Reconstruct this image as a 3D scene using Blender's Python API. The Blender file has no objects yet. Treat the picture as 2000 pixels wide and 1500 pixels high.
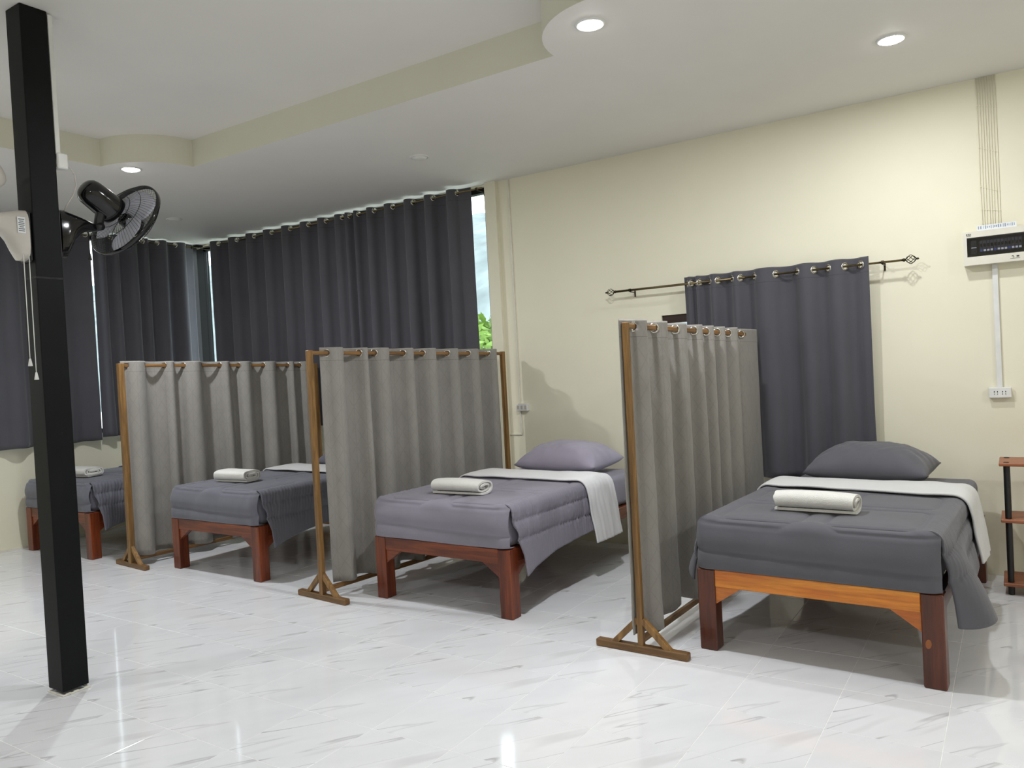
import bpy, bmesh, math, random
import numpy as np
from mathutils import Vector, Matrix

random.seed(7)
RNG = np.random.RandomState(11)
SC = bpy.context.scene
COL = SC.collection

# ------------------------------------------------------------------ camera
F_PX, YAW, PITCH, ROLL, EYE = 1510.17, 0.577164, -0.0175124, -0.0535036, 1.44
_f = Vector((-math.sin(YAW) * math.cos(PITCH), math.cos(YAW) * math.cos(PITCH), math.sin(PITCH)))
_r = Vector((math.cos(YAW), math.sin(YAW), 0))
_u = _r.cross(_f)
_r2 = _r * math.cos(ROLL) + _u * math.sin(ROLL)
_u2 = -_r * math.sin(ROLL) + _u * math.cos(ROLL)
cam_data = bpy.data.cameras.new('camera')
cam = bpy.data.objects.new('camera', cam_data)
COL.objects.link(cam)
cam_data.sensor_fit = 'HORIZONTAL'
cam_data.sensor_width = 36.0
cam_data.lens = 36.0 * F_PX / 2000.0
cam_data.clip_start = 0.05
cam_data.clip_end = 500
m3 = Matrix((_r2, _u2, -_f)).transposed()
cam.matrix_world = Matrix.Translation((0, 0, EYE)) @ m3.to_4x4()
SC.camera = cam

# ------------------------------------------------------------------ world, exposure
SKY_STRENGTH = 5.0
LAMP_W = 30.5
EXPOSURE = 0.0
SC.view_settings.view_transform = 'Standard'
SC.view_settings.look = 'None'
SC.view_settings.gamma = 1.0
SC.view_settings.exposure = EXPOSURE
SC.view_settings.use_curve_mapping = False
wd = bpy.data.worlds.new('sky')
SC.world = wd
wd.use_nodes = True
_bg = wd.node_tree.nodes['Background']
_bg.inputs['Color'].default_value = (0.88, 0.95, 1.0, 1)
_bg.inputs['Strength'].default_value = SKY_STRENGTH

# ------------------------------------------------------------------ helpers
def srgb(r, g, b):
    def c(v):
        v = v / 255.0
        return v / 12.92 if v <= 0.04045 else ((v + 0.055) / 1.055) ** 2.4
    return (c(r), c(g), c(b), 1.0)

class NT:
    """small node-tree builder"""
    def __init__(self, name):
        self.mat = bpy.data.materials.new(name)
        self.mat.use_nodes = True
        self.t = self.mat.node_tree
        self.bsdf = self.t.nodes['Principled BSDF']
        self.out = self.t.nodes['Material Output']
    def n(self, kind, **kw):
        nd = self.t.nodes.new(kind)
        for k, v in kw.items():
            if hasattr(nd, k):
                setattr(nd, k, v)
            else:
                nd.inputs[k].default_value = v
        return nd
    def l(self, a, b):
        self.t.links.new(a, b)
    def coords(self, kind='Object', scale=(1, 1, 1), rot=(0, 0, 0)):
        tc = self.n('ShaderNodeTexCoord')
        mp = self.n('ShaderNodeMapping')
        mp.inputs['Scale'].default_value = scale
        mp.inputs['Rotation'].default_value = rot
        self.l(tc.outputs[kind], mp.inputs['Vector'])
        return mp.outputs['Vector']
    def noise(self, vec, scale=5, detail=4, rough=0.55, dist=0.0):
        nd = self.n('ShaderNodeTexNoise')
        nd.inputs['Scale'].default_value = scale
        nd.inputs['Detail'].default_value = detail
        nd.inputs['Roughness'].default_value = rough
        nd.inputs['Distortion'].default_value = dist
        if vec is not None:
            self.l(vec, nd.inputs['Vector'])
        return nd.outputs['Fac']
    def ramp(self, fac, stops):
        nd = self.n('ShaderNodeValToRGB')
        e = nd.color_ramp.elements
        while len(e) < len(stops):
            e.new(0.5)
        for el, (p, c) in zip(e, stops):
            el.position = p
            el.color = c if len(c) == 4 else (*c, 1)
        self.l(fac, nd.inputs['Fac'])
        return nd.outputs['Color']
    def math(self, op, a, b=None, clamp=False):
        nd = self.n('ShaderNodeMath')
        nd.operation = op
        nd.use_clamp = clamp
        for i, v in enumerate((a, b)):
            if v is None:
                continue
            if isinstance(v, (int, float)):
                nd.inputs[i].default_value = v
            else:
                self.l(v, nd.inputs[i])
        return nd.outputs[0]
    def mix(self, fac, a, b):
        nd = self.n('ShaderNodeMix')
        nd.data_type = 'RGBA'
        for sock, v in ((nd.inputs[0], fac), (nd.inputs[6], a), (nd.inputs[7], b)):
            if isinstance(v, (int, float)):
                sock.default_value = v
            elif isinstance(v, tuple):
                sock.default_value = v
            else:
                self.l(v, sock)
        return nd.outputs[2]
    def bump(self, h, strength=0.2, dist=0.01):
        nd = self.n('ShaderNodeBump')
        nd.inputs['Strength'].default_value = strength
        nd.inputs['Distance'].default_value = dist
        self.l(h, nd.inputs['Height'])
        self.l(nd.outputs['Normal'], self.bsdf.inputs['Normal'])
    def base(self, c):
        if isinstance(c, tuple):
            self.bsdf.inputs['Base Color'].default_value = c
        else:
            self.l(c, self.bsdf.inputs['Base Color'])
    def set(self, **kw):
        for k, v in kw.items():
            self.bsdf.inputs[k.replace('_', ' ')].default_value = v

def flat(name, col, rough=0.5, metal=0.0, spec=0.5, var=0.06, scale=8.0):
    """plain surface with a little procedural unevenness"""
    m = NT(name)
    v = m.coords('Object')
    f = m.noise(v, scale, 3)
    dark = tuple(c * (1 - var) for c in col[:3]) + (1,)
    lite = tuple(min(1, c * (1 + var)) for c in col[:3]) + (1,)
    m.base(m.ramp(f, [(0.3, dark), (0.7, lite)]))
    m.set(Roughness=rough, Metallic=metal)
    m.bsdf.inputs['Specular IOR Level'].default_value = spec
    return m.mat

def wood(name, dark, lite, axis='Z', rough=0.35, scale=1.0, coat=0.0):
    m = NT(name)
    sc = {'X': (1.5, 22, 22), 'Y': (22, 1.5, 22), 'Z': (22, 22, 1.5)}[axis]
    v = m.coords('Object', scale=tuple(s * scale for s in sc))
    f = m.noise(v, 1.0, 6, 0.6, 0.6)
    g = m.noise(v, 4.0, 3, 0.6)
    c = m.ramp(f, [(0.32, dark), (0.68, lite)])
    c2 = m.mix(m.math('MULTIPLY', m.math('SUBTRACT', 0.62, g, True), 1.6, True), c, tuple(x * 0.45 for x in dark[:3]) + (1,))
    m.base(c2)
    m.set(Roughness=rough)
    m.bsdf.inputs['Coat Weight'].default_value = coat
    m.bsdf.inputs['Coat Roughness'].default_value = 0.12
    m.bump(g, 0.08, 0.004)
    return m.mat

def fabric(name, col, var=0.10, weave=260.0, wr=5.0, sheen=0.15, bump=0.15, pattern=False, rough=0.9, seam=0.0):
    m = NT(name)
    v = m.coords('Object')
    big = m.noise(v, wr, 4, 0.6)
    c = m.ramp(big, [(0.3, tuple(x * (1 - var) for x in col[:3])), (0.7, tuple(x * (1 + var) for x in col[:3]))])
    if pattern:
        uv = m.coords('UV')
        sep = m.n('ShaderNodeSeparateXYZ')
        m.l(uv, sep.inputs[0])
        S = 1 / 0.085
        a = m.math('MULTIPLY', m.math('ADD', sep.outputs[0], m.math('MULTIPLY', sep.outputs[1], 0.62)), S)
        b = m.math('MULTIPLY', m.math('SUBTRACT', sep.outputs[0], m.math('MULTIPLY', sep.outputs[1], 0.62)), S)
        h = m.math('MULTIPLY', sep.outputs[0], S)
        fac = None
        for q in (a, b, h):
            d = m.math('ABSOLUTE', m.math('SUBTRACT', m.math('FRACT', q), 0.5))
            line = m.math('LESS_THAN', d, 0.035)
            fac = line if fac is None else m.math('MAXIMUM', fac, line)
        c = m.mix(m.math('MULTIPLY', fac, 0.22), c, tuple(x * 0.62 for x in col[:3]) + (1,))
    if seam:
        uv2 = m.coords('UV')
        sp2 = m.n('ShaderNodeSeparateXYZ')
        m.l(uv2, sp2.inputs[0])
        dl = m.math('ABSOLUTE', m.math('ADD', sp2.outputs[1], seam))
        c = m.mix(m.math('MULTIPLY', m.math('LESS_THAN', dl, 0.0016), 0.5), c, tuple(x * 0.35 for x in col[:3]) + (1,))
    m.base(c)
    m.set(Roughness=rough)
    m.bsdf.inputs['Specular IOR Level'].default_value = 0.25
    m.bsdf.inputs['Sheen Weight'].default_value = sheen
    m.bsdf.inputs['Sheen Roughness'].default_value = 0.5
    fine = m.noise(v, weave, 2, 0.7)
    mid = m.noise(v, 14.0, 5, 0.6, 0.4)
    m.bump(m.math('ADD', m.math('MULTIPLY', fine, 0.25), mid), bump, 0.012)
    return m.mat

def emit(name, col, s):
    m = NT(name)
    e = m.n('ShaderNodeEmission')
    e.inputs['Color'].default_value = col
    e.inputs['Strength'].default_value = s
    m.l(e.outputs[0], m.out.inputs['Surface'])
    return m.mat

def glass(name, tint=(1, 1, 1, 1), mixf=0.06, rough=0.02):
    m = NT(name)
    tr = m.n('ShaderNodeBsdfTransparent')
    tr.inputs['Color'].default_value = tint
    gl = m.n('ShaderNodeBsdfGlossy')
    gl.inputs['Roughness'].default_value = rough
    mx = m.n('ShaderNodeMixShader')
    mx.inputs[0].default_value = mixf
    m.l(tr.outputs[0], mx.inputs[1])
    m.l(gl.outputs[0], mx.inputs[2])
    m.l(mx.outputs[0], m.out.inputs['Surface'])
    return m.mat

# ---- mesh helpers
def obj(name, bm_or_mesh, mat, parent=None, smooth=False, loc=None, rotz=None):
    if isinstance(bm_or_mesh, bmesh.types.BMesh):
        me = bpy.data.meshes.new(name)
        bmesh.ops.recalc_face_normals(bm_or_mesh, faces=bm_or_mesh.faces)
        bm_or_mesh.to_mesh(me)
        bm_or_mesh.free()
    else:
        me = bm_or_mesh
    if mat is not None and not me.materials:
        for mm in (mat if isinstance(mat, (list, tuple)) else [mat]):
            me.materials.append(mm)
    if smooth:
        me.polygons.foreach_set('use_smooth', [True] * len(me.polygons))
    o = bpy.data.objects.new(name, me)
    COL.objects.link(o)
    if parent is not None:
        o.parent = parent
    if loc is not None:
        o.location = loc
    if rotz is not None:
        o.rotation_euler = (0, 0, rotz)
    return o

def smooth_by_angle(o, ang=0.6):
    me = o.data
    me.polygons.foreach_set('use_smooth', [True] * len(me.polygons))
    me.set_sharp_from_angle(angle=ang)

def tag(o, label, cat, group=None, kind=None):
    o['label'] = label
    o['category'] = cat
    if group:
        o['group'] = group
    if kind:
        o['kind'] = kind
    return o

def struct(o, label=None):
    o['kind'] = 'structure'
    if label:
        o['label'] = label
    return o

def thing(name, label, cat, loc=(0, 0, 0), rotz=0.0, group=None):
    o = bpy.data.objects.new(name, None)
    COL.objects.link(o)
    o.empty_display_size = 0.1
    o.location = loc
    o.rotation_euler = (0, 0, rotz)
    return tag(o, label, cat, group)

def copy_tree(o, parent=None):
    c = o.copy()
    COL.objects.link(c)
    c.parent = parent
    for ch in list(o.children):
        copy_tree(ch, c)
    return c

def bx(bm, c, s, bevel=0.0, mat4=None, mi=0, seg=1):
    """box of centre c and size s"""
    r = bmesh.ops.create_cube(bm, size=1.0)
    vs = r['verts']
    bmesh.ops.scale(bm, vec=Vector(s), verts=vs)
    fs = list({f for v in vs for f in v.link_faces})
    if bevel > 0:
        es = list({e for v in vs for e in v.link_edges})
        rr = bmesh.ops.bevel(bm, geom=es, offset=bevel, segments=seg, affect='EDGES', profile=0.5)
        vs = list({v for f in rr['faces'] for v in f.verts} | {v for v in vs if v.is_valid})
        fs = list({f for v in vs for f in v.link_faces})
    if mat4 is not None:
        bmesh.ops.transform(bm, matrix=mat4, verts=vs)
    bmesh.ops.translate(bm, vec=Vector(c), verts=vs)
    for f in fs:
        f.material_index = mi
    return vs

def box(name, c, s, mat, parent=None, bevel=0.0, seg=1):
    bm = bmesh.new()
    bx(bm, c, s, bevel, seg=seg)
    return obj(name, bm, mat, parent)

def tube(bm, pts, r, seg=8, caps=True, closed=False):
    """round bar along a polyline; r may be a list"""
    pts = [Vector(p) for p in pts]
    n = len(pts)
    rs = r if isinstance(r, (list, tuple)) else [r] * n
    rings = []
    nrm = None
    for i, p in enumerate(pts):
        if closed:
            t = (pts[(i + 1) % n] - pts[i - 1]).normalized()
        else:
            t = (pts[min(i + 1, n - 1)] - pts[max(i - 1, 0)]).normalized()
        if nrm is None:
            a = Vector((0, 0, 1)) if abs(t.z) < 0.9 else Vector((1, 0, 0))
            nrm = t.cross(a).normalized()
        else:
            nrm = (nrm - t * nrm.dot(t)).normalized()
        b = t.cross(nrm)
        rings.append([bm.verts.new(p + (nrm * math.cos(2 * math.pi * k / seg) + b * math.sin(2 * math.pi * k / seg)) * rs[i]) for k in range(seg)])
    m = n if closed else n - 1
    for i in range(m):
        A, B = rings[i], rings[(i + 1) % n]
        for k in range(seg):
            bm.faces.new((A[k], A[(k + 1) % seg], B[(k + 1) % seg], B[k]))
    if caps and not closed:
        bm.faces.new(rings[0][::-1])
        bm.faces.new(rings[-1])
    return rings

def lathe(bm, prof, seg=24, mat4=None):
    """profile [(r, h)] turned round the local Z axis"""
    rings = []
    new = []
    for r, h in prof:
        if r < 1e-6:
            v = bm.verts.new((0, 0, h))
            rings.append([v]); new.append(v)
        else:
            ring = [bm.verts.new((r * math.cos(2 * math.pi * k / seg), r * math.sin(2 * math.pi * k / seg), h)) for k in range(seg)]
            rings.append(ring); new += ring
    for A, B in zip(rings, rings[1:]):
        if len(A) == 1 and len(B) == 1:
            continue
        for k in range(seg):
            k2 = (k + 1) % seg
            if len(A) == 1:
                bm.faces.new((A[0], B[k], B[k2]))
            elif len(B) == 1:
                bm.faces.new((A[k], A[k2], B[0]))
            else:
                bm.faces.new((A[k], A[k2], B[k2], B[k]))
    if mat4 is not None:
        bmesh.ops.transform(bm, matrix=mat4, verts=new)
    return new

def prism(bm, poly, axis, a, b):
    """polygon in the plane across `axis`, extruded from a to b"""
    def P(p, t):
        return {'X': (t, p[0], p[1]), 'Y': (p[0], t, p[1]), 'Z': (p[0], p[1], t)}[axis]
    A = [bm.verts.new(P(p, a)) for p in poly]
    B = [bm.verts.new(P(p, b)) for p in poly]
    n = len(poly)
    bm.faces.new(A)
    bm.faces.new(B[::-1])
    for i in range(n):
        bm.faces.new((A[i], B[i], B[(i + 1) % n], A[(i + 1) % n]))

def grid_mesh(name, V, holes=None, uv=None, flip=False):
    """V[i, j] -> quads, optional hole mask over faces and uv per vertex"""
    ni, nj = V.shape[:2]
    idx = np.arange(ni * nj).reshape(ni, nj)
    q = np.stack([idx[:-1, :-1], idx[1:, :-1], idx[1:, 1:], idx[:-1, 1:]], -1)
    if flip:
        q = q[..., ::-1]
    if holes is not None:
        q = q[~holes]
    q = q.reshape(-1, 4)
    me = bpy.data.meshes.new(name)
    me.from_pydata(V.reshape(-1, 3).tolist(), [], q.tolist())
    if uv is not None:
        U = uv.reshape(-1, 2)
        lay = me.uv_layers.new(name='UVMap')
        vi = np.empty(len(me.loops), dtype=np.int32)
        me.loops.foreach_get('vertex_index', vi)
        lay.data.foreach_set('uv', U[vi].ravel().astype(np.float32))
    me.update()
    return me

def smooth_noise(x, seed=0, octaves=3):
    """cheap 1-d/elementwise smooth noise in [-1, 1]"""
    r = np.random.RandomState(seed)
    out = np.zeros_like(x, dtype=float)
    amp = 1.0; tot = 0
    for o in range(octaves):
        for _ in range(3):
            fr = (2 ** o) * r.uniform(0.6, 1.5)
            out += amp * np.sin(x * fr + r.uniform(0, 6.28)) / 3
        tot += amp
        amp *= 0.55
    return out / tot

# ------------------------------------------------------------------ materials
M = {}
def wall_mat(name, col):
    m = NT(name)
    v = m.coords('Object')
    f = m.noise(v, 1.2, 4, 0.6)
    m.base(m.ramp(f, [(0.3, tuple(c * 0.97 for c in col[:3])), (0.7, tuple(min(1, c * 1.02) for c in col[:3]))]))
    m.set(Roughness=0.62)
    m.bsdf.inputs['Specular IOR Level'].default_value = 0.3
    m.bump(m.noise(v, 60, 4, 0.6), 0.06, 0.004)
    return m.mat
M['wall'] = wall_mat('cream_wall_paint', srgb(236, 231, 208))
M['ceiling'] = wall_mat('ceiling_paint', srgb(231, 228, 222))
M['soffit'] = wall_mat('soffit_paint', srgb(226, 223, 205))

def tile_mat():
    m = NT('marble_tile')
    tc = m.n('ShaderNodeTexCoord')
    oi = m.n('ShaderNodeObjectInfo')
    off = m.math('MULTIPLY', m.math('FLOOR', m.math('MULTIPLY', oi.outputs['Random'], 4.0)), 3.7)
    comb = m.n('ShaderNodeCombineXYZ')
    m.l(off, comb.inputs[2])
    mp = m.n('ShaderNodeMapping')
    mp.inputs['Rotation'].default_value = (0, 0, math.radians(-54))
    m.l(tc.outputs['Object'], mp.inputs['Vector'])
    add = m.n('ShaderNodeVectorMath'); add.operation = 'ADD'
    m.l(mp.outputs[0], add.inputs[0]); m.l(comb.outputs[0], add.inputs[1])
    def stretched(sx, sy):
        k = m.n('ShaderNodeVectorMath'); k.operation = 'MULTIPLY'
        m.l(add.outputs[0], k.inputs[0]); k.inputs[1].default_value = (sx, sy, 1)
        return k.outputs[0]
    # thin veins: crests of a stretched noise
    n1 = m.noise(stretched(0.75, 7.0), 1.0, 2, 0.5, 0.2)
    ridge = m.math('ABSOLUTE', m.math('SUBTRACT', n1, 0.5))
    vein = m.math('MULTIPLY', m.math('SUBTRACT', 0.012, ridge, True), 83.0, True)
    gate = m.math('MULTIPLY', m.math('SUBTRACT', m.noise(stretched(0.9, 5.0), 1.0, 2), 0.47, True), 9.0, True)
    vein = m.math('MULTIPLY', vein, gate)
    # soft grey wedges
    n2 = m.noise(stretched(1.3, 9.5), 1.0, 2, 0.5, 0.3)
    wedge = m.math('MULTIPLY', m.math('SUBTRACT', n2, 0.58, True), 6.0, True)
    base = m.ramp(m.noise(stretched(2.0, 5.0), 1.0, 3), [(0.3, srgb(229, 229, 231)), (0.7, srgb(238, 238, 239))])
    c = m.mix(m.math('MULTIPLY', wedge, 0.5), base, srgb(178, 175, 175))
    c = m.mix(m.math('MULTIPLY', vein, 0.75), c, srgb(150, 146, 147))
    m.base(c)
    m.set(Roughness=0.07)
    m.bsdf.inputs['Specular IOR Level'].default_value = 0.5
    m.bump(m.noise(tc.outputs['Object'], 5.0, 2), 0.03, 0.01)
    return m.mat
M['tile'] = tile_mat()
M['grout'] = flat('tile_grout', srgb(244, 243, 240), 0.6)
M['dark_curtain'] = fabric('charcoal_curtain_cloth', srgb(84, 83, 89), 0.05, 320, 3.0, 0.25, 0.10, seam=0.10)
M['screen_cloth'] = fabric('taupe_screen_cloth', srgb(149, 145, 139), 0.06, 300, 4.0, 0.15, 0.30, pattern=True, seam=0.088)
M['screen_cloth_dim'] = M['screen_cloth']
M['bedding'] = fabric('slate_grey_bedding', srgb(106, 106, 115), 0.05, 420, 4.0, 0.2, 0.16, rough=0.75)
M['bedding_dark'] = fabric('dark_grey_bedding', srgb(92, 91, 97), 0.05, 420, 4.0, 0.2, 0.16, rough=0.75)
M['bedding_lit'] = fabric('lit_grey_bedding', srgb(136, 131, 143), 0.05, 420, 4.0, 0.2, 0.16, rough=0.7)  # bright cool light at one bed's head, put into the cloth colour
M['pillow_lit'] = fabric('lit_grey_pillowcase', srgb(162, 155, 170), 0.05, 420, 4.0, 0.2, 0.16, rough=0.7)  # pillowcase colour lightened further for the same bright light
M['lining_lit'] = fabric('lit_lining_cloth', srgb(236, 234, 234), 0.03, 420, 4.0, 0.1, 0.14, rough=0.8)  # lining colour whitened to look strongly lit
M['lining'] = fabric('pale_lining_cloth', srgb(208, 207, 205), 0.03, 420, 4.0, 0.1, 0.14, rough=0.8)
M['towel'] = fabric('white_terry_cloth', srgb(228, 226, 219), 0.04, 180, 5.0, 0.4, 0.5)
M['bed_red_z'] = wood('red_brown_wood_upright', srgb(80, 28, 10), srgb(140, 64, 25), 'Z', 0.36, coat=0.12)
M['bed_red_x'] = wood('red_brown_wood_long', srgb(84, 31, 11), srgb(152, 74, 30), 'X', 0.36, coat=0.12)
M['bed_red_y'] = wood('red_brown_wood_side', srgb(80, 28, 10), srgb(140, 64, 25), 'Y', 0.36, coat=0.12)
M['bed_dark_z'] = wood('dark_brown_leg_wood', srgb(74, 32, 15), srgb(104, 50, 25), 'Z', 0.36, coat=0.15)
M['bed_orange'] = wood('orange_rail_wood', srgb(208, 108, 14), srgb(244, 160, 48), 'X', 0.32, coat=0.3)
M['bed_orange2'] = wood('orange_bracket_wood', srgb(190, 100, 18), srgb(214, 126, 38), 'X', 0.34, coat=0.3)
M['knot'] = flat('wood_knot', srgb(146, 84, 34), 0.35)
M['screen_wood_z'] = wood('stained_batten_upright', srgb(104, 74, 38), srgb(168, 126, 70), 'Z', 0.5)
M['screen_wood_y'] = wood('stained_batten_long', srgb(100, 70, 38), srgb(160, 118, 66), 'Y', 0.5)
M['screen_wood_x'] = wood('stained_batten_foot', srgb(100, 70, 38), srgb(150, 112, 64), 'X', 0.5)
M['eyelet'] = flat('brushed_nickel', srgb(200, 196, 188), 0.22, 1.0)
M['brass'] = flat('antique_brass', srgb(122, 108, 80), 0.3, 1.0)
M['dark_iron'] = flat('dark_bronze', srgb(66, 58, 46), 0.35, 1.0)
M['frame_black'] = flat('black_window_frame', srgb(12, 11, 11), 0.55, spec=0.2)
M['frame_brown'] = flat('dark_brown_window_frame', srgb(50, 30, 22), 0.5)
M['glass'] = glass('window_glass', (0.93, 0.97, 0.97, 1), 0.05)
M['white_plastic'] = flat('white_plastic', srgb(226, 226, 222), 0.4)
M['grey_plastic'] = flat('light_grey_plastic', srgb(196, 190, 182), 0.45)
M['cream_plastic'] = flat('cream_plastic', srgb(226, 222, 208), 0.45)
M['black_gloss'] = flat('black_gloss_plastic', srgb(16, 16, 18), 0.1)
M['black_matt'] = flat('black_matt_plastic', srgb(20, 20, 21), 0.45)
M['blade'] = flat('grey_fan_blade', srgb(205, 206, 220), 0.3)
M['hole'] = flat('socket_hole_black', srgb(14, 14, 14), 0.6)
M['breaker_grey'] = flat('breaker_grey', srgb(62, 62, 66), 0.5)
M['smoke_glass'] = glass('smoked_cover', (0.82, 0.82, 0.86, 1), 0.05, 0.05)
M['led_off'] = flat('frosted_diffuser', srgb(232, 230, 224), 0.4)
M['led_on'] = emit('lit_diffuser', (1.0, 0.99, 0.97, 1), 40.0)
M['shelf_board'] = wood('brown_shelf_laminate', srgb(150, 88, 56), srgb(172, 104, 68), 'X', 0.4)
M['paper'] = flat('paper_label', srgb(226, 230, 232), 0.7)
M['ink'] = flat('dark_ink', srgb(60, 60, 66), 0.7)
M['ink_pale'] = flat('faded_ink', srgb(140, 146, 164), 0.7)
M['ink_blue'] = flat('blue_ink', srgb(70, 90, 160), 0.7)
M['caulk'] = flat('white_caulk', srgb(226, 222, 210), 0.7)

def pole_mat():
    m = NT('black_post_paint')
    v = m.coords('Object')
    n = m.noise(v, 2.2, 5, 0.65)
    sp = m.noise(v, 46.0, 2, 0.5)
    sc = m.math('MULTIPLY', m.math('SUBTRACT', m.noise(v, 7.0, 6, 0.7, 1.0), 0.66, True), 5.0, True)
    c = m.ramp(n, [(0.3, srgb(12, 13, 14)), (0.7, srgb(20, 22, 23))])
    c = m.mix(m.math('MULTIPLY', sc, 0.30), c, srgb(92, 92, 90))
    c = m.mix(m.math('MULTIPLY', m.math('SUBTRACT', sp, 0.83, True), 6.0, True), c, srgb(160, 160, 155))
    m.base(c)
    m.set(Roughness=0.5)
    m.bsdf.inputs['Specular IOR Level'].default_value = 0.15
    return m.mat
M['pole'] = pole_mat()
M['weld'] = flat('smudged_weld', srgb(44, 45, 45), 0.6, var=0.5, scale=30, spec=0.2)

# ------------------------------------------------------------------ room shell
XL, XR = -7.95, 3.6          # left and right wall
YF, YB = -3.2, 5.65          # wall behind the camera and bed-head wall
ZC = 3.09                    # lower ceiling
ZT = 3.29                    # tray ceiling

# floor: grout bed with one object per tile in view
TS = 0.40
TX0, TY0 = -0.265, 3.49
floor = box('floor', ((XL + XR) / 2, (YF + YB) / 2, -0.056), (XR - XL + 0.4, YB - YF + 0.4, 0.11), M['grout'])
struct(floor, 'glossy white marble tile floor with grey veins')
def tile_mesh(w, d):
    bm = bmesh.new()
    bx(bm, (0, 0, -0.005), (w, d, 0.010), 0.0008)
    me = bpy.data.meshes.new('tile')
    bmesh.ops.recalc_face_normals(bm, faces=bm.faces)
    bm.to_mesh(me); bm.free()
    me.materials.append(M['tile'])
    return me
full = tile_mesh(TS - 0.0022, TS - 0.0022)
cells = []
i0, i1 = math.floor((XL - TX0) / TS), math.ceil((XR - TX0) / TS)
j0, j1 = math.floor((YF - TY0) / TS), math.ceil((YB - TY0) / TS)
for i in range(i0, i1):
    for j in range(j0, j1):
        ax, bx_ = max(TX0 + i * TS, XL), min(TX0 + (i + 1) * TS, XR)
        ay, by_ = max(TY0 + j * TS, YF), min(TY0 + (j + 1) * TS, YB)
        if bx_ - ax < 0.02 or by_ - ay < 0.02:
            continue
        cx, cy = (ax + bx_) / 2, (ay + by_) / 2
        p = Vector((cx, cy, -EYE))
        z = p.dot(_f)
        vis = False
        if z > 0.8:
            px, py = 1000 + F_PX * p.dot(_r2) / z, 750 - F_PX * p.dot(_u2) / z
            vis = -150 < px < 2150 and py < 1680
        cells.append((vis, z if vis else 1e9, ax, bx_, ay, by_))
cells.sort(key=lambda c: (not c[0], c[1]))
rest = bmesh.new()
part_tiles = {}
for k, (vis, z, ax, bx_, ay, by_) in enumerate(cells):
    w, d = bx_ - ax, by_ - ay
    c = ((ax + bx_) / 2, (ay + by_) / 2)
    if vis and k < 298:
        if w > TS - 1e-4 and d > TS - 1e-4:
            me = full
        else:
            key = (round(w, 4), round(d, 4))
            if key not in part_tiles:
                part_tiles[key] = tile_mesh(w - 0.0022, d - 0.0022)
            me = part_tiles[key]
        obj('tile', me, None, floor, loc=(c[0], c[1], 0.0))
    else:
        bx(rest, (c[0], c[1], -0.005), (w - 0.0022, d - 0.0022, 0.010))
rt = obj('tile_field', rest, M['tile'], floor)
rt['kind'] = 'stuff'

# ceiling with a raised tray whose corners are rounded lobes
def lobe(cx, cy, r, a0, a1, n=18):
    return [(cx + r * math.cos(math.radians(a0 + (a1 - a0) * k / n)), cy + r * math.sin(math.radians(a0 + (a1 - a0) * k / n))) for k in range(n + 1)]
TXa, TXb, TYa, TYb, LR = -5.55, -1.535, -0.55, 3.625, 0.45
tray = []
tray += lobe(TXb, TYb, LR, 270, 180)          # right far corner
tray += lobe(TXa, TYb, LR, 0, -90)            # left far corner
tray += lobe(TXa, TYa, LR, 90, 0)
tray += lobe(TXb, TYa, LR, 180, 90)
bm = bmesh.new()
ov = [bm.verts.new((x, y, ZC)) for x, y in ((XL - 0.1, YF - 0.1), (XR + 0.1, YF - 0.1), (XR + 0.1, YB + 0.1), (XL - 0.1, YB + 0.1))]
iv = [bm.verts.new((x, y, ZC)) for x, y in tray]
tv = [bm.verts.new((x, y, ZT)) for x, y in tray]
es = [bm.edges.new((a[i], a[(i + 1) % len(a)])) for a in (ov, iv) for i in range(len(a))]
bmesh.ops.triangle_fill(bm, edges=es, use_beauty=True)
for f in bm.faces:
    f.material_index = 0
for i in range(len(iv)):
    j = (i + 1) % len(iv)
    f = bm.faces.new((iv[i], iv[j], tv[j], tv[i]))
    f.material_index = 1
f = bm.faces.new(tv)
f.material_index = 0
# triangle_fill also fills the hole: drop faces lying inside the tray
def in_poly(x, y, poly):
    c = False
    for i in range(len(poly)):
        (x1, y1), (x2, y2) = poly[i], poly[i - 1]
        if (y1 > y) != (y2 > y) and x < (x2 - x1) * (y - y1) / (y2 - y1) + x1:
            c = not c
    return c
bad = [f for f in bm.faces if all(abs(v.co.z - ZC) < 1e-6 for v in f.verts) and in_poly(*f.calc_center_median()[:2], tray)]
bmesh.ops.delete(bm, geom=bad, context='FACES_ONLY')
ceiling = obj('ceiling', bm, [M['ceiling'], M['soffit']])
struct(ceiling, 'pale grey ceiling with a raised tray and rounded corner lobes')
bm = bmesh.new()
bx(bm, ((XL + XR) / 2, (YF + YB) / 2, 3.42), (XR - XL + 0.6, YB - YF + 0.6, 0.2))
struct(obj('roof', bm, M['frame_brown']))

def wall_with_holes(name, axis, pos, thick, a0, a1, z0, z1, holes, mat):
    """wall slab split into boxes round rectangular openings; axis 'X' runs along X at y=pos"""
    bm = bmesh.new()
    xs = sorted({a0, a1, *[h[0] for h in holes], *[h[1] for h in holes]})
    zs = sorted({z0, z1, *[h[2] for h in holes], *[h[3] for h in holes]})
    for xa, xb in zip(xs, xs[1:]):
        for za, zb in zip(zs, zs[1:]):
            cx, cz = (xa + xb) / 2, (za + zb) / 2
            if any(h[0] < cx < h[1] and h[2] < cz < h[3] for h in holes):
                continue
            if axis == 'X':
                bx(bm, (cx, pos, cz), (xb - xa, thick, zb - za))
            else:
                bx(bm, (pos, cx, cz), (thick, xb - xa, zb - za))
    bmesh.ops.remove_doubles(bm, verts=bm.verts, dist=1e-5)
    return struct(obj(name, bm, mat))

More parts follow.
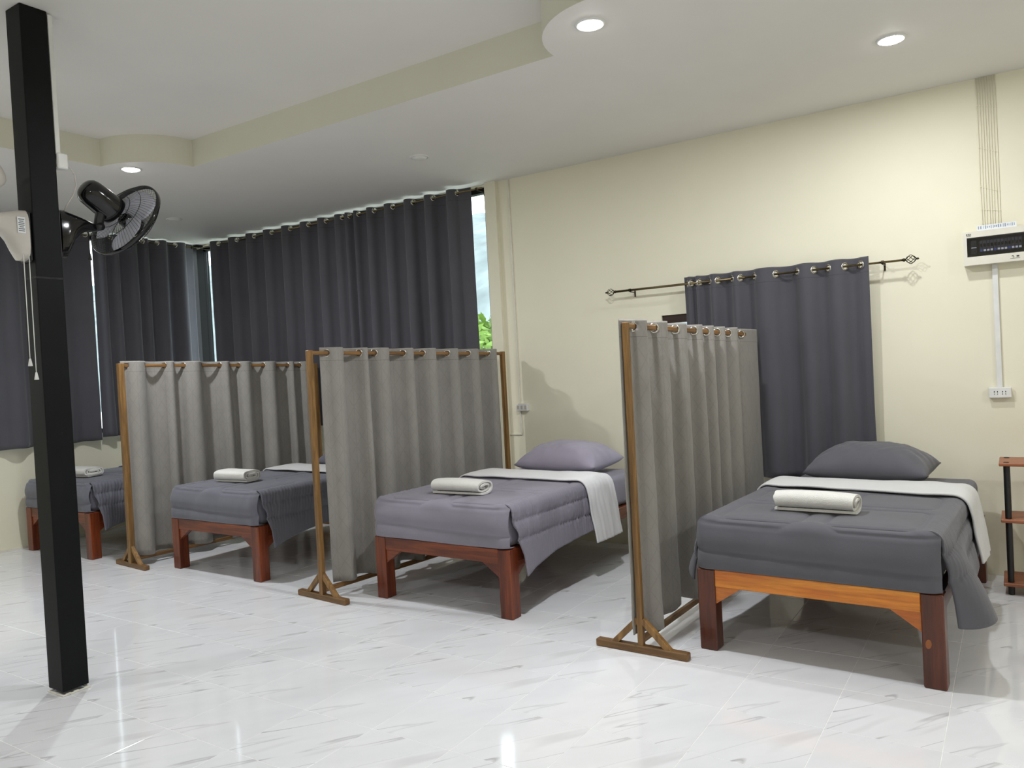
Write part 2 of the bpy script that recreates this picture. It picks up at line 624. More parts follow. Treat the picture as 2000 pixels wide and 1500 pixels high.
WA = (-7.94, -3.84, 1.02, 3.07)       # long window in the bed-head wall
WB = (-2.27, -1.02, 0.75, 1.80)       # window behind the hanging curtain
WL = (1.30, 5.64, 1.02, 3.07)         # window in the left wall
wall_with_holes('wall_back', 'X', YB + 0.06, 0.12, XL - 0.12, XR + 0.12, 0, ZC + 0.02, [WA, WB], M['wall'])
wall_with_holes('wall_left', 'Y', XL - 0.06, 0.12, YF - 0.12, YB, 0, ZC + 0.02, [WL], M['wall'])
wall_with_holes('wall_right', 'Y', XR + 0.06, 0.12, YF - 0.12, YB, 0, ZC + 0.02, [], M['wall'])
wall_with_holes('wall_front', 'X', YF - 0.06, 0.12, XL, XR, 0, ZC + 0.02, [], M['wall'])
# shallow pilaster beside the long window
pil = box('trim_1', (-3.778, YB - 0.02, ZC / 2), (0.115, 0.04, ZC), M['wall'])
struct(pil, 'shallow cream pilaster beside the long window')
bl = box('baseboard_left', (XL + 0.006, (YF + YB) / 2, 0.009), (0.012, YB - YF, 0.018), M['caulk'])
struct(bl, 'thin white sealant line where the left wall meets the floor')

def window(name, axis, pos, rect, nsash, mat, label, fw=0.045, dep=0.07):
    a0, a1, z0, z1 = rect
    root = bpy.data.objects.new(name, None)
    COL.objects.link(root)
    struct(root, label)
    def put(nm, ca, cz, sa, sz, d, m, off=0.0):
        if axis == 'X':
            return box(nm, (ca, pos + off, cz), (sa, d, sz), m, root, 0.003 if nm != 'pane' else 0)
        return box(nm, (pos + off, ca, cz), (d, sa, sz), m, root, 0.003 if nm != 'pane' else 0)
    put('frame_head', (a0 + a1) / 2, z1 - fw / 2, a1 - a0, fw, dep, mat)
    put('frame_sill', (a0 + a1) / 2, z0 + fw / 2, a1 - a0, fw, dep, mat)
    for a in (a0 + fw / 2, a1 - fw / 2):
        put('frame_jamb', a, (z0 + z1) / 2, fw, z1 - z0 - 2 * fw, dep, mat)
    w = (a1 - a0 - 2 * fw) / nsash
    for k in range(nsash):
        s0 = a0 + fw + k * w
        st = 0.032
        if k:
            put('mullion', s0, (z0 + z1) / 2, 0.05, z1 - z0 - 2 * fw, dep * 0.8, mat)
        put('pane', s0 + w / 2, (z0 + z1) / 2, w - 0.002, z1 - z0 - 2 * fw, 0.006, M['glass'], 0.005)
    return root
window('window_1', 'X', YB + 0.06, WA, 4, M['frame_black'], 'long black framed window behind the charcoal curtains')
window('window_2', 'X', YB + 0.05, WB, 2, M['frame_brown'], 'dark brown framed window behind the hanging grey curtain', 0.06)
window('window_3', 'Y', XL - 0.06, WL, 4, M['frame_black'], 'black framed window in the left wall behind curtains')
cp = box('trim_2', (XL + 0.045, YB - 0.045, 2.05), (0.09, 0.09, 2.06), M['frame_black'])
struct(cp, 'black steel corner post between the two curtained windows')

# ------------------------------------------------------------------ lamps
def downlight(x, y, z, lit, label, group, power=LAMP_W):
    t = thing('recessed_downlight', label, 'ceiling light', (x, y, z), 0, group)
    bm = bmesh.new()
    lathe(bm, [(0.058, 0.004), (0.058, -0.004), (0.063, -0.008), (0.072, -0.006), (0.076, 0.0), (0.076, 0.004), (0.058, 0.004)], 32)
    obj('trim_ring', bm, M['white_plastic'], t, True)
    bm = bmesh.new()
    lathe(bm, [(0.0, -0.017), (0.03, -0.0165), (0.048, -0.013), (0.0565, -0.006), (0.0575, 0.003)], 32)
    obj('diffuser', bm, M['led_on'] if lit else M['led_off'], t, True)
    if lit:
        ld = bpy.data.lights.new('downlight_lamp', 'AREA')
        ld.shape = 'DISK'
        ld.size = 0.11
        ld.energy = power
        ld.color = (0.945, 0.975, 1.02)
        lo = bpy.data.objects.new('downlight_lamp', ld)
        COL.objects.link(lo)
        lo.parent = t
        lo.location = (0, 0, -0.019)
    return t
downlight(-1.66, 3.41, ZC, True, 'lit round downlight in the right rounded corner of the ceiling tray', 'ceiling downlights', LAMP_W * 1.3)
downlight(-0.49, 4.62, ZC, True, 'lit round downlight above the bed with the orange rail', 'ceiling downlights', LAMP_W * 0.58)
downlight(-5.46, 3.35, ZC, True, 'lit round downlight above the black fan', 'ceiling downlights', LAMP_W * 1.35)
downlight(-3.72, 4.60, ZC, False, 'unlit round downlight near the long window curtains, above the second bed', 'ceiling downlights')
downlight(-6.82, 4.60, ZC, False, 'unlit round downlight near the corner of the curtained windows', 'ceiling downlights')
for (x, y) in ((-1.62, -0.35), (-5.46, -0.35), (2.4, 3.4), (2.4, -0.35)):
    downlight(x, y, ZC, True, 'lit round downlight in the rear half of the room', 'rear ceiling downlights')

# ------------------------------------------------------------------ eyelet curtains
def ring_mesh(r_in=0.019, r_out=0.029, th=0.004):
    bm = bmesh.new()
    lathe(bm, [(r_in, -th), (r_in + 0.003, -th * 1.5), (r_out - 0.003, -th * 1.3), (r_out, -th * 0.4), (r_out, th * 0.4), (r_out - 0.003, th * 1.3), (r_in + 0.003, th * 1.5), (r_in, th), (r_in, -th)], 18)
    me = bpy.data.meshes.new('eyelet')
    bmesh.ops.recalc_face_normals(bm, faces=bm.faces)
    bm.to_mesh(me); bm.free()
    me.materials.append(M['eyelet'])
    me.polygons.foreach_set('use_smooth', [True] * len(me.polygons))
    return me
RING = ring_mesh()

def curtain(name, label, cat, p0, p1, zrod, top, bottom, cross, sign, mat, amp=0.055, group=None, side=1,
            hem=None, drift=0.02, seed=1, ends=(0.04, 0.04), taper=0.0, shear=0.0, soft=0.8, zslope=0.0, flare=0.25, lean=0.0):
    """cloth hung on a rod from p0 to p1 (xy); `cross` = distances along the rod where the cloth passes the rod;
    sign = side of the first bulge; side = +1 when +offset is to the left of p0->p1"""
    p0 = Vector((p0[0], p0[1])); p1 = Vector((p1[0], p1[1]))
    d = (p1 - p0).normalized()
    nrm = Vector((-d.y, d.x)) * side
    cs = list(cross)
    first, last = cs[0] - ends[0], cs[-1] + ends[1]
    knots = [first] + cs + [last]
    # samples along the cloth
    ss, off, kk = [], [], []
    sg = -sign
    for i in range(len(knots) - 1):
        a, b = knots[i], knots[i + 1]
        g = b - a
        n = max(6, int(round(g / 0.009)))
        edge = i == 0 or i == len(knots) - 2
        A = amp * min(1.25, (g / 0.13) ** 0.5) * (0.85 + 0.3 * random.random())
        for k in range(n):
            t = k / n
            if edge:
                q = (1 - t) if i == 0 else t
                w = math.sin(q * math.pi / 2) * 0.5
            else:
                w = abs(math.sin(math.pi * t)) ** soft
            ss.append(a + g * t); off.append(sg * A * w)
        sg = -sg
    ss.append(last); off.append(-sg * amp * 0.5)
    ss = np.array(ss); off = np.array(off)
    H = top - bottom
    zs = np.concatenate([np.linspace(0, 0.12, 13), np.linspace(0.12, H, max(14, int(H / 0.05)))[1:]])
    S, T = np.meshgrid(ss, zs, indexing='ij')
    O = np.repeat(off[:, None], len(zs), 1)
    t = T / H
    # cloth settles below the header: folds wander and change depth
    O = O * (1 + flare * t * smooth_noise(S * 9 + 1.3, seed) + 0.10 * t) + 0.010 * t * smooth_noise(S * 22 + T * 2.0, seed + 1) + lean * t
    O += 0.004 * t * smooth_noise(T * 14 + S * 6, seed + 7)
    mid = (first + last) / 2
    S2 = S + drift * t * smooth_noise(S * 7 + 2.0 * t, seed + 2) - taper * t * (S - mid) + shear * t
    Z = zrod + (top - zrod) - T + zslope * (S - first)
    if hem is not None:
        hz = np.array([hem(s) for s in ss])
        Z += (t ** 3) * hz[:, None]
    Z += (t ** 3) * 0.010 * smooth_noise(S * 10, seed + 3)
    root = thing(name, label, cat, (p0.x, p0.y, 0), 0, group)
    V = np.zeros(S.shape + (3,))
    V[..., 0] = d.x * S2 + nrm.x * O
    V[..., 1] = d.y * S2 + nrm.y * O
    V[..., 2] = Z
    # eyelet holes
    fc_s = (ss[:-1] + ss[1:]) / 2
    arc = np.concatenate([[0], np.cumsum(np.hypot(np.diff(ss), np.diff(off)))])
    arc_c = (arc[:-1] + arc[1:]) / 2
    fc_z = (zs[:-1] + zs[1:]) / 2
    holes = np.zeros((len(ss) - 1, len(zs) - 1), bool)
    dz = top - zrod
    for c in cs:
        ac = np.interp(c, ss, arc)
        holes |= ((arc_c[:, None] - ac) ** 2 + (fc_z[None, :] - dz) ** 2) < 0.0205 ** 2
    U = np.stack([np.repeat(arc[:, None], len(zs), 1), -T], -1)
    me = grid_mesh('cloth', V, holes, U)
    o = obj('cloth', me, mat, root, True)
    md = o.modifiers.new('thickness', 'SOLIDIFY')
    md.thickness = 0.004
    md.offset = 0
    # header seam line
    # eyelets
    for i, c in enumerate(cs):
        k = np.searchsorted(ss, c)
        k0, k1 = max(0, k - 2), min(len(ss) - 1, k + 2)
        ds, do = ss[k1] - ss[k0], off[k1] - off[k0]
        tan = Vector((d.x * ds + nrm.x * do, d.y * ds + nrm.y * do, 0)).normalized()
        ax = Vector((-tan.y, tan.x, 0))
        e = bpy.data.objects.new('eyelet', RING)
        COL.objects.link(e)
        e.parent = root
        q = d * c
        e.matrix_local = Matrix.Translation((q.x, q.y, zrod + zslope * (c - first))) @ ax.to_track_quat('Z', 'Y').to_matrix().to_4x4()
    return root

def rod(name, label, p0, p1, r, mat, brackets=(), finials=False, wall=None, group=None):
    t = thing(name, label, 'curtain rod', p0, 0, group)
    P0, P1 = Vector(p0), Vector(p1)
    d = P1 - P0
    bm = bmesh.new()
    tube(bm, [(0, 0, 0), d * 0.5, d * 0.5, d], [r, r, r * 0.8, r * 0.8], 10)
    obj('bar', bm, mat, t, True)
    for k, b in enumerate(brackets):
        q = d * b
        w = Vector(wall)
        bm = bmesh.new()
        tube(bm, [q - Vector((0, 0, r + 0.003)), q + w * 0.5 - Vector((0, 0, r + 0.003)), q + w - Vector((0, 0, r + 0.003))], 0.004, 8)
        tube(bm, [q - d.normalized() * 0.008, q + d.normalized() * 0.008], r * 1.35, 10)
        pl = q + w
        dirw = w.normalized()
        if abs(dirw.y) > abs(dirw.x):
            bx(bm, (pl.x, pl.y - 0.002 * dirw.y, pl.z - 0.022), (0.012, 0.005, 0.05), 0.001)
        else:
            bx(bm, (pl.x - 0.002 * dirw.x, pl.y, pl.z - 0.022), (0.005, 0.012, 0.05), 0.001)
        obj('bracket', bm, M['dark_iron'], t)
    if finials:
        for sgn, base in ((-1, Vector((0, 0, 0))), (1, d)):
            dd = d.normalized() * sgn
            bm = bmesh.new()
            side = Vector((0, 0, 1)); oth = dd.cross(side)
            L, R = 0.062, 0.027
            for k in range(6):
                pts = []
                for q in range(13):
                    u_ = q / 12
                    rr = R * math.sin(math.pi * u_) ** 0.8
                    an = 2 * math.pi * k / 6 + u_ * math.pi * 0.75
                    pts.append(base + dd * (0.012 + L * u_) + (side * math.cos(an) + oth * math.sin(an)) * (rr + 0.001))
                tube(bm, pts, 0.0022, 6)
            tube(bm, [base - dd * 0.004, base + dd * 0.006, base + dd * 0.014], [0.010, 0.012, 0.006], 10)
            tube(bm, [base + dd * (0.010 + L), base + dd * (0.018 + L), base + dd * (0.024 + L), base + dd * (0.029 + L)], [0.005, 0.007, 0.006, 0.001], 10)
            obj('finial', bm, M['dark_iron'], t, True)
    return t

# --- long window curtains
RY, RZ = 5.53, 3.03
rod('curtain_rod', 'thin brass rod close to the ceiling along the long window', (-7.80, RY, RZ - 0.005), (-3.80, RY, RZ + 0.0), 0.009, M['brass'], (0.02, 0.5, 0.985), False, (0, YB - RY - 0.002, 0))
def sols(vis, lead):
    """visible eyelets -> all crossings (a hidden one between each pair)"""
    out = []
    for i, v in enumerate(vis):
        out.append(v - lead * ((vis[i] - vis[i - 1]) if i else (vis[1] - vis[0])))
        out.append(v)
    return out
vis = [-7.41, -7.09, -6.80, -6.52, -6.234, -5.959, -5.708, -5.485]
curtain('window_curtain', 'charcoal eyelet curtain over the left half of the long window', 'curtain', (-7.6, RY), (-3.8, RY), RZ, RZ + 0.032, 0.98,
        [v + 7.6 for v in sols(vis, 0.42)], 1, M['dark_curtain'], 0.052, 'long window curtains', side=-1, seed=3, ends=(0.0, 0.03), soft=0.55, flare=0.06, drift=0.008)
vis = [-5.385, -5.265, -5.06, -4.825, -4.576, -4.341, -4.069]
curtain('window_curtain', 'charcoal eyelet curtain over the right half of the long window, beside the cream pilaster', 'curtain', (-5.7, RY), (-3.8, RY), RZ, RZ + 0.032, 0.98,
        [v + 5.7 for v in sols(vis, 0.42)], 1, M['dark_curtain'], 0.052, 'long window curtains', side=-1, seed=5, ends=(0.035, 0.13), soft=0.55, shear=0.0, flare=0.06, drift=0.008)

# --- left wall curtains
LX, LZ = -7.84, 3.045
rod('curtain_rod', 'thin brass rod close to the ceiling along the left wall window', (LX, 1.25, LZ), (LX, 5.56, LZ), 0.009, M['brass'], (0.02, 0.5, 0.985), False, (XL - LX + 0.002, 0, 0))
curtain('window_curtain', 'charcoal curtain hanging nearly flat at the left wall, behind the black post', 'curtain', (LX, 1.9), (LX, 5.5), LZ, LZ + 0.03, 0.955,
        [0.05, 0.24, 0.50, 0.72, 1.0, 1.25, 1.56, 1.72, 2.02, 2.12, 2.375], 1, M['dark_curtain'], 0.040, 'left wall curtains', side=-1, seed=8, ends=(0.04, 0.03), flare=0.1)
curtain('window_curtain', 'charcoal curtain in deep folds at the left wall, next to the window corner', 'curtain', (LX, 4.36), (LX, 5.56), LZ, LZ + 0.03, 0.985,
        [0.035, 0.11, 0.18, 0.25, 0.36, 0.46, 0.53, 0.59, 0.70, 0.81, 0.92, 1.045], 1, M['dark_curtain'], 0.050, 'left wall curtains', side=-1, seed=9, ends=(0.05, 0.11), flare=0.1)

# --- curtain at the head of the right-hand bed
HY, HZ = 5.55, 2.012
rod('curtain_rod', 'antique brass rod with caged finials on the cream wall', (-2.60, HY, HZ), (-0.575, HY, HZ), 0.009, M['brass'], (0.06, 0.94), True, (0, YB - HY - 0.002, 0))
cr = [-2.01, -1.985, -1.945, -1.92, -1.842, -1.785, -1.68, -1.62, -1.52, -1.374, -1.23, -1.12, -1.028, -0.925, -0.827]
curtain('window_curtain', 'grey eyelet curtain hanging from the rod with caged finials', 'curtain', (-2.1, HY), (-0.6, HY), HZ, HZ + 0.05, 0.585,
        [c + 2.1 for c in cr], 1, M['dark_curtain'], 0.038, None, side=-1, seed=14, ends=(0.03, 0.05), flare=0.15, soft=0.75, lean=-0.03)

# ------------------------------------------------------------------ free-standing curtain screens
def screen(label, clabel, near, far, eyes, zn, zf, seed, zbot, hem=None, cend=0.05, amp=0.056, cstart=0.045, pw=0.036, endfront=False):
    near = Vector(near); far = Vector(far)
    L = (far - near).length
    ang = math.atan2(far.y - near.y, far.x - near.x) - math.pi / 2
    t = thing('partition_screen', label, 'screen', (near.x, near.y, 0), ang, 'wooden screen frames')
    # local: +Y along the screen, +X towards the bed side
    for k, y in enumerate((0.0, L)):
        zt = (zn, zf)[k] + 0.018
        box('post', (0, y, (zt + 0.03) / 2), (pw, pw, zt - 0.03), M['screen_wood_z'], t, 0.003)
        ft = 0.5 if k == 0 else 0.46
        bmf = bmesh.new()
        bx(bmf, (0, y, 0.019), (ft, 0.044, 0.038), 0.005)
        foot = obj('foot', bmf, M['screen_wood_x'], t)
        for s in (-1, 1):
            bm = bmesh.new()
            a, b = Vector((s * 0.155, y, 0.026)), Vector((s * 0.012, y, 0.165))
            mid = (a + b) / 2
            ln = (b - a).length
            rot = Matrix.Rotation(math.atan2((b - a).x, (b - a).z), 4, 'Y')
            bx(bm, mid, (0.030, 0.028, ln), 0.002, rot)
            obj('brace', bm, M['screen_wood_z'], t)
    bm = bmesh.new()
    ta = math.atan2(zf - zn, L)
    bx(bm, (0, L / 2, (zn + zf) / 2), (0.022, L + 0.03, 0.026), 0.004, Matrix.Rotation(ta, 4, 'X'))
    obj('top_rail', bm, M['screen_wood_y'], t)
    box('bottom_rail', (0, L / 2, 0.062), (0.026, L, 0.030), M['screen_wood_y'], t, 0.003)
    # cloth: hidden crossing a little before each visible eyelet
    cs = []
    for i, e in enumerate(eyes):
        g = (eyes[i + 1] - e) if i + 1 < len(eyes) else 0.2
        cs += [e, e + g * 0.47]
    if endfront:
        cs = cs[:-1]
        cend = L - cs[-1] + 0.05
    else:
        cs = cs[:-1] + [min(cs[-1], L - 0.05)]
    curtain('screen_curtain', clabel, 'curtain', near, far, zn, zn + 0.036, zbot, cs, 1, M['screen_cloth'], amp, 'taupe curtains on the screens',
            side=-1, seed=seed, ends=(cstart, cend), zslope=(zf - zn) / L, hem=hem, drift=0.03, soft=0.7, flare=0.45)
    return t
screen('wooden curtain screen standing between the bed with the orange rail and its neighbour', 'taupe eyelet curtain with faint lattice pattern on the screen by the orange-railed bed',
       (-1.61, 3.53), (-1.535, 5.45), [0.081, 0.331, 0.608, 0.879, 1.07, 1.257, 1.457, 1.711], 1.630, 1.600, 21, 0.09,
       lambda s: 0.06 * math.exp(-((s - 0.5) / 0.13) ** 2), amp=0.042, cstart=0.11, pw=0.030, endfront=True)
screen('wooden curtain screen with gnarled post standing left of the brightly lit bed', 'taupe eyelet curtain on the screen beside the brightly lit bed',
       (-3.87, 3.53), (-3.665, 5.50), [0.141, 0.418, 0.556, 0.833, 1.033, 1.303, 1.544, 1.79], 1.625, 1.588, 22, 0.085)
screen('wooden curtain screen standing behind the black post, in front of the farthest bed', 'taupe eyelet curtain on the screen in front of the farthest bed',
       (-6.11, 3.55), (-5.92, 5.46), [0.052, 0.371, 0.542, 0.883, 1.072, 1.334, 1.603, 1.74], 1.650, 1.600, 23, 0.085, pw=0.046)

# ------------------------------------------------------------------ beds
BW, BL, FZ = 1.085, 1.87, 0.405
def bed_frame(label, loc, rotz, front, leg, brk, knot=False):
    t = thing('bed_frame', label, 'bed', loc, rotz, 'wooden bed frames')
    lw = 0.088
    hw = BW / 2
    for sx in (-1, 1):
        for y in (lw / 2, BL - lw / 2):
            bm = bmesh.new()
            bx(bm, (sx * (hw - lw / 2), y, FZ / 2), (lw, lw, FZ), 0.005)
            lg = obj('leg', bm, leg, t)
            if knot and sx == 1 and y < 0.2:
                bmk = bmesh.new()
                mt = Matrix.Translation((hw - lw * 0.72, -0.0004, 0.19)) @ Matrix.Rotation(math.radians(8), 4, 'Y') @ Matrix.Scale(1.75, 4, (0, 0, 1)) @ Matrix.Rotation(math.pi / 2, 4, 'X')
                lathe(bmk, [(0.0, 0.0012), (0.010, 0.0008), (0.0125, -0.001)], 16, mt)
                k = obj('knot', bmk, M['knot'], lg)
    rh = 0.086
    # front and head rails sit 6 mm behind the leg faces
    for y, m in ((0.006 + 0.017, front), (BL - 0.006 - 0.017, M['bed_red_x'])):
        box('end_rail', (0, y, FZ - rh / 2), (BW - 2 * lw, 0.034, rh), m, t, 0.003)
    for sx in (-1, 1):
        box('side_rail', (sx * (hw - 0.006 - 0.017), BL / 2, FZ - rh / 2), (0.034, BL - 2 * lw, rh), M['bed_red_y'], t, 0.003)
    for sx in (-1, 1):
        x0 = sx * (hw - lw)
        for yy in (0.012, BL - 0.012 - 0.03):
            bm = bmesh.new()
            prism(bm, [(x0, FZ - rh), (x0 - sx * 0.125, FZ - rh), (x0, FZ - rh - 0.085)], 'Y', yy, yy + 0.03)
            obj('bracket', bm, brk if yy < 0.5 else M['bed_red_x'], t)
        for ya, s in ((lw, 1), (BL - lw, -1)):
            bm = bmesh.new()
            xa = sx * (hw - 0.012)
            prism(bm, [(ya, FZ - rh), (ya + s * 0.125, FZ - rh), (ya, FZ - rh - 0.085)], 'X', xa - sx * 0.03, xa)
            obj('bracket', bm, M['bed_red_y'], t)
    for k in range(9):
        y = 0.14 + k * (BL - 0.28) / 8
        box('slat', (0, y, FZ - 0.010), (BW - 0.08, 0.07, 0.018), M['bed_red_x'], t, 0.002)
    return t

def rounded_slab(w, l, z0, z1, r, n=6):
    """mattress-like box, cross-section rounded on every edge"""
    bm = bmesh.new()
    bx(bm, (0, l / 2, (z0 + z1) / 2), (w, l, z1 - z0), r, seg=n)
    return bm

def seg_dist(A, Y, p, q):
    """distance from each (a, y) to the segment p-q"""
    px, py = p; qx, qy = q
    dx, dy = qx - px, qy - py
    L2 = dx * dx + dy * dy
    t = np.clip(((A - px) * dx + (Y - py) * dy) / L2, 0, 1)
    return np.hypot(A - px - t * dx, Y - py - t * dy)

def arc_pts(cx, cy, r, a0, a1, n=6):
    return [(cx + r * math.cos(math.radians(a0 + (a1 - a0) * k / n)), cy + r * math.sin(math.radians(a0 + (a1 - a0) * k / n))) for k in range(n + 1)]

def comforter_grids(p):
    """returns main grid V, foot-panel grid, band grid"""
    hw, zt, r = p['hw'], p['zt'], 0.055
    nt, nc, nd = 84, 6, 30
    flatw = hw - r
    a_top = np.linspace(-flatw, flatw, nt)
    qa = r * math.pi / 2
    def section(y, side_len, side_ang, lift=0.0, bulge=None, a_front=None):
        """points of the cross-section at row y: list of (x, z, arc)"""
        xs, zs, ar = [], [], []
        for s in (-1, 1):
            L = side_len[0 if s < 0 else 1]; al = side_ang[0 if s < 0 else 1]
            X, Z, A = [], [], []
            th_end = math.pi / 2 - al
            for k in range(1, nc + 1):
                th = th_end * k / nc
                X.append(flatw + (r + lift) * math.sin(th)); Z.append(zt - r + (r + lift) * math.cos(th)); A.append(flatw + r * th)
            x0, z0, A0 = X[-1], Z[-1], A[-1]
            for k in range(1, nd + 1):
                q = k / nd
                cur = al * (1 - 0.35 * q)
                X.append(X[-1] + math.sin(cur) * L / nd); Z.append(Z[-1] - math.cos(cur) * L / nd); A.append(A0 + L * q)
            if s < 0:
                left = ([-x for x in X][::-1], Z[::-1], [-a for a in A][::-1])
            else:
                right = (X, Z, A)
        xs = left[0] + list(a_top) + right[0]
        zs = left[1] + [zt + lift] * nt + right[1]
        ar = left[2] + list(a_top) + right[2]
        return np.array(xs), np.array(zs), np.array(ar)
    return section, nt, nc, nd, a_top

def displace(V, disp):
    du = np.gradient(V, axis=0); dv = np.gradient(V, axis=1)
    n = np.cross(du, dv)
    ln = np.linalg.norm(n, axis=-1, keepdims=True)
    ln[ln == 0] = 1
    n = n / ln
    if np.mean(n[:, n.shape[1] // 2, 2]) < 0:
        n = -n
    return V + n * disp[..., None], n

def make_comforter(p):
    """meshes for one comforter: cover, foot panel, folded lining"""
    section, nt, nc, nd, a_top = comforter_grids(p)
    y0, yf = p['y0'], p['yf']
    rows = np.linspace(y0, yf, int((yf - y0) / 0.008))
    Vs, As, Ys = [], [], []
    for y in rows:
        e = math.exp(-(y - y0) / 0.33)
        if p.get('flap'):
            tt = (y - y0) / p['flap']
            e = 0.10 * math.exp(-tt) + tt * math.exp(1 - tt)
        Ls = (p['dl'](y), p['dr'](y))
        al = (p['al'] + p['alf'] * e, p['ar'] + p['arf'] * e)
        x, z, a = section(y, Ls, al)
        q = np.clip((np.abs(a) - p['hw']) / 0.3, 0, 1)
        yy = y - p.get('fwd', 0.02) * q * e
        Vs.append(np.stack([x, yy + 0 * x, z], -1)); As.append(a); Ys.append(np.full_like(a, y - y0))
    V = np.array(Vs); A = np.array(As); Y = np.array(Ys)
    # quilting seams in (arc, length) metres
    seams = []
    flatw = p['hw'] - 0.055
    for (xa, xb) in ((-0.44, -0.05), (0.06, 0.45)):
        for (ya, yb) in ((0.0, 0.42), (0.50, 0.86), (0.94, 1.3)):
            rr = 0.055
            pts = arc_pts(xb - rr, ya + rr, rr, -90, 0) + arc_pts(xb - rr, yb - rr, rr, 0, 90) + arc_pts(xa + rr, yb - rr, rr, 90, 180) + arc_pts(xa + rr, ya + rr, rr, 180, 270)
            pts.append(pts[0])
            seams.append(pts)
    for s in (-1, 1):
        for off in (0.075, 0.185):
            seams.append([(s * (flatw + 0.055 + off), 0.0), (s * (flatw + 0.055 + off), 2.0)])
    D = np.full(A.shape, 9.0)
    for pts in seams:
        for a, b in zip(pts, pts[1:]):
            if a != b:
                D = np.minimum(D, seg_dist(A, Y, a, b))
    disp = -0.0085 * np.exp(-(D / 0.009) ** 2) + p['puff'] * (1 - np.exp(-(D / 0.05) ** 2))
    side = np.clip((np.abs(A) - p['hw'] + 0.09) / 0.09, 0, 1)
    # puckers running down the drape, soft unevenness on top
    ph = Y + 0.22 * (np.abs(A) - p['hw']) * 1.0
    wv = ph * 105 + 2.5 * smooth_noise(Y * 11 + np.abs(A) * 9, 5) + 1.2 * smooth_noise(np.abs(A) * 40 + Y * 20, 6)
    puck = 0.55 - np.abs(np.sin(wv)) ** 0.7 + 0.5 * smooth_noise(ph * 48 + np.abs(A) * 7, 32, 2)
    amp = 0.25 + 0.75 * np.clip(smooth_noise(Y * 7 + np.abs(A) * 10, 33, 2) + 0.6, 0, 1)
    disp += p['pucker'] * puck * amp * side * (0.35 + 0.65 * np.exp(-(D / 0.045) ** 2))
    disp += 0.0035 * smooth_noise(A * 13 + Y * 5, 41) * smooth_noise(Y * 11 - A * 4, 42)
    wob = 0.020 * np.clip((np.abs(A) - p['hw'] - 0.05) / 0.25, 0, 1) * smooth_noise(Y * 8.5, 50, 2)
    disp += wob
    disp = np.maximum(disp, -0.012)
    V, n = displace(V, disp)
    me = grid_mesh('cover', V, flip=True)
    # foot panel: rolls over the foot edge and is tucked under the mattress
    nz = 34
    r = 0.05
    cols = slice(nd + nc, nd + nc + nt)
    top0 = V[0, cols]
    P = []
    drop = p['zt'] - r - 0.412
    for k in range(nz + 1):
        s = k / nz * (r * math.pi / 2 + drop + 0.05)
        if s < r * math.pi / 2:
            th = s / r
            yy, zz = y0 - r * math.sin(th), p['zt'] - r + r * math.cos(th)
        elif s < r * math.pi / 2 + drop:
            d = s - r * math.pi / 2
            yy, zz = y0 - r - 0.012 * math.sin(math.pi * d / drop), p['zt'] - r - d
        else:
            d = s - r * math.pi / 2 - drop
            yy, zz = y0 - r + d * 1.0, p['zt'] - r - drop - 0.002
        row = np.stack([a_top * (1 + 0.10 * min(1.0, s / 0.05)), np.full(nt, yy), np.full(nt, zz)], -1)
        # round the vertical corners
        cr = np.clip((np.abs(a_top) - (flatw - 0.05)) / 0.05, 0, 1)
        row[:, 1] += 0.030 * cr ** 2 * min(1, s / 0.06)
        row[:, 2] += (top0[:, 2] - p['zt']) * math.exp(-s / 0.05)
        row[:, 1] += (top0[:, 1] - y0) * math.exp(-s / 0.05)
        P.append(row)
    P = np.array(P)
    S = np.linspace(0, 1, nz + 1)[:, None] * (r * math.pi / 2 + drop + 0.05)
    AA = np.repeat(a_top[None], nz + 1, 0)
    SS = np.repeat(S, nt, 1)
    D2 = np.full(AA.shape, 9.0)
    zl = r * math.pi / 2 + drop * 0.62
    for pts in ([(-0.6, zl - 0.02), (0.0, zl), (0.6, zl + 0.01)], [(-0.52, 0.045), (-0.12, 0.055), (-0.06, 0.0)], [(0.06, 0.0), (0.12, 0.05), (0.55, 0.05)]):
        for a, b in zip(pts, pts[1:]):
            D2 = np.minimum(D2, seg_dist(AA, SS, a, b))
    w = np.minimum(1, SS / 0.03)
    dsp = (-0.009 * np.exp(-(D2 / 0.008) ** 2) + 0.010 * (1 - np.exp(-(D2 / 0.04) ** 2)) + 0.004 * smooth_noise(AA * 14 + SS * 6, 61) + 0.0012 * smooth_noise(AA * 60 + SS * 9, 62)) * w
    P[..., 1] -= dsp
    P[..., 2] += p.get('footdip', 0.0) * smooth_noise(AA * 4.5, 66) * (SS / SS.max()) ** 2
    P[0] = top0
    mp = grid_mesh('foot_panel', P)
    # lining folded back over the cover
    band = np.linspace(0, 1, 38)
    B = []
    BA, BY = [], []
    for q in band:
        bw = p['bw']
        y = yf - bw + bw * min(1, q / 0.88)
        lift = 0.022 + 0.010 * math.sin(math.pi * min(1, q / 0.88)) - (0.020 * max(0, (q - 0.88) / 0.12))
        Ls = (p['bl'], p['br'])
        x, z, a = section(y, Ls, (p['al'] + 0.02, p['ar'] + p.get('bar', 0.06)), lift)
        fr = np.clip((np.abs(a) - p['hw']) / 0.35, 0, 1)
        xx = x.copy()
        yy = y + (1 - min(1, q / 0.88)) * (-p['slant']) * x / p['hw'] * 0.5 + p.get('drape_shift', 0.0) * fr
        B.append(np.stack([xx, np.full_like(x, 0) + yy, z + 0 * x], -1)); BA.append(a); BY.append(np.full_like(a, y))
    B = np.array(B); BA = np.array(BA); BY = np.array(BY)
    sd = np.clip((np.abs(BA) - p['hw'] + 0.04) / 0.08, 0, 1)
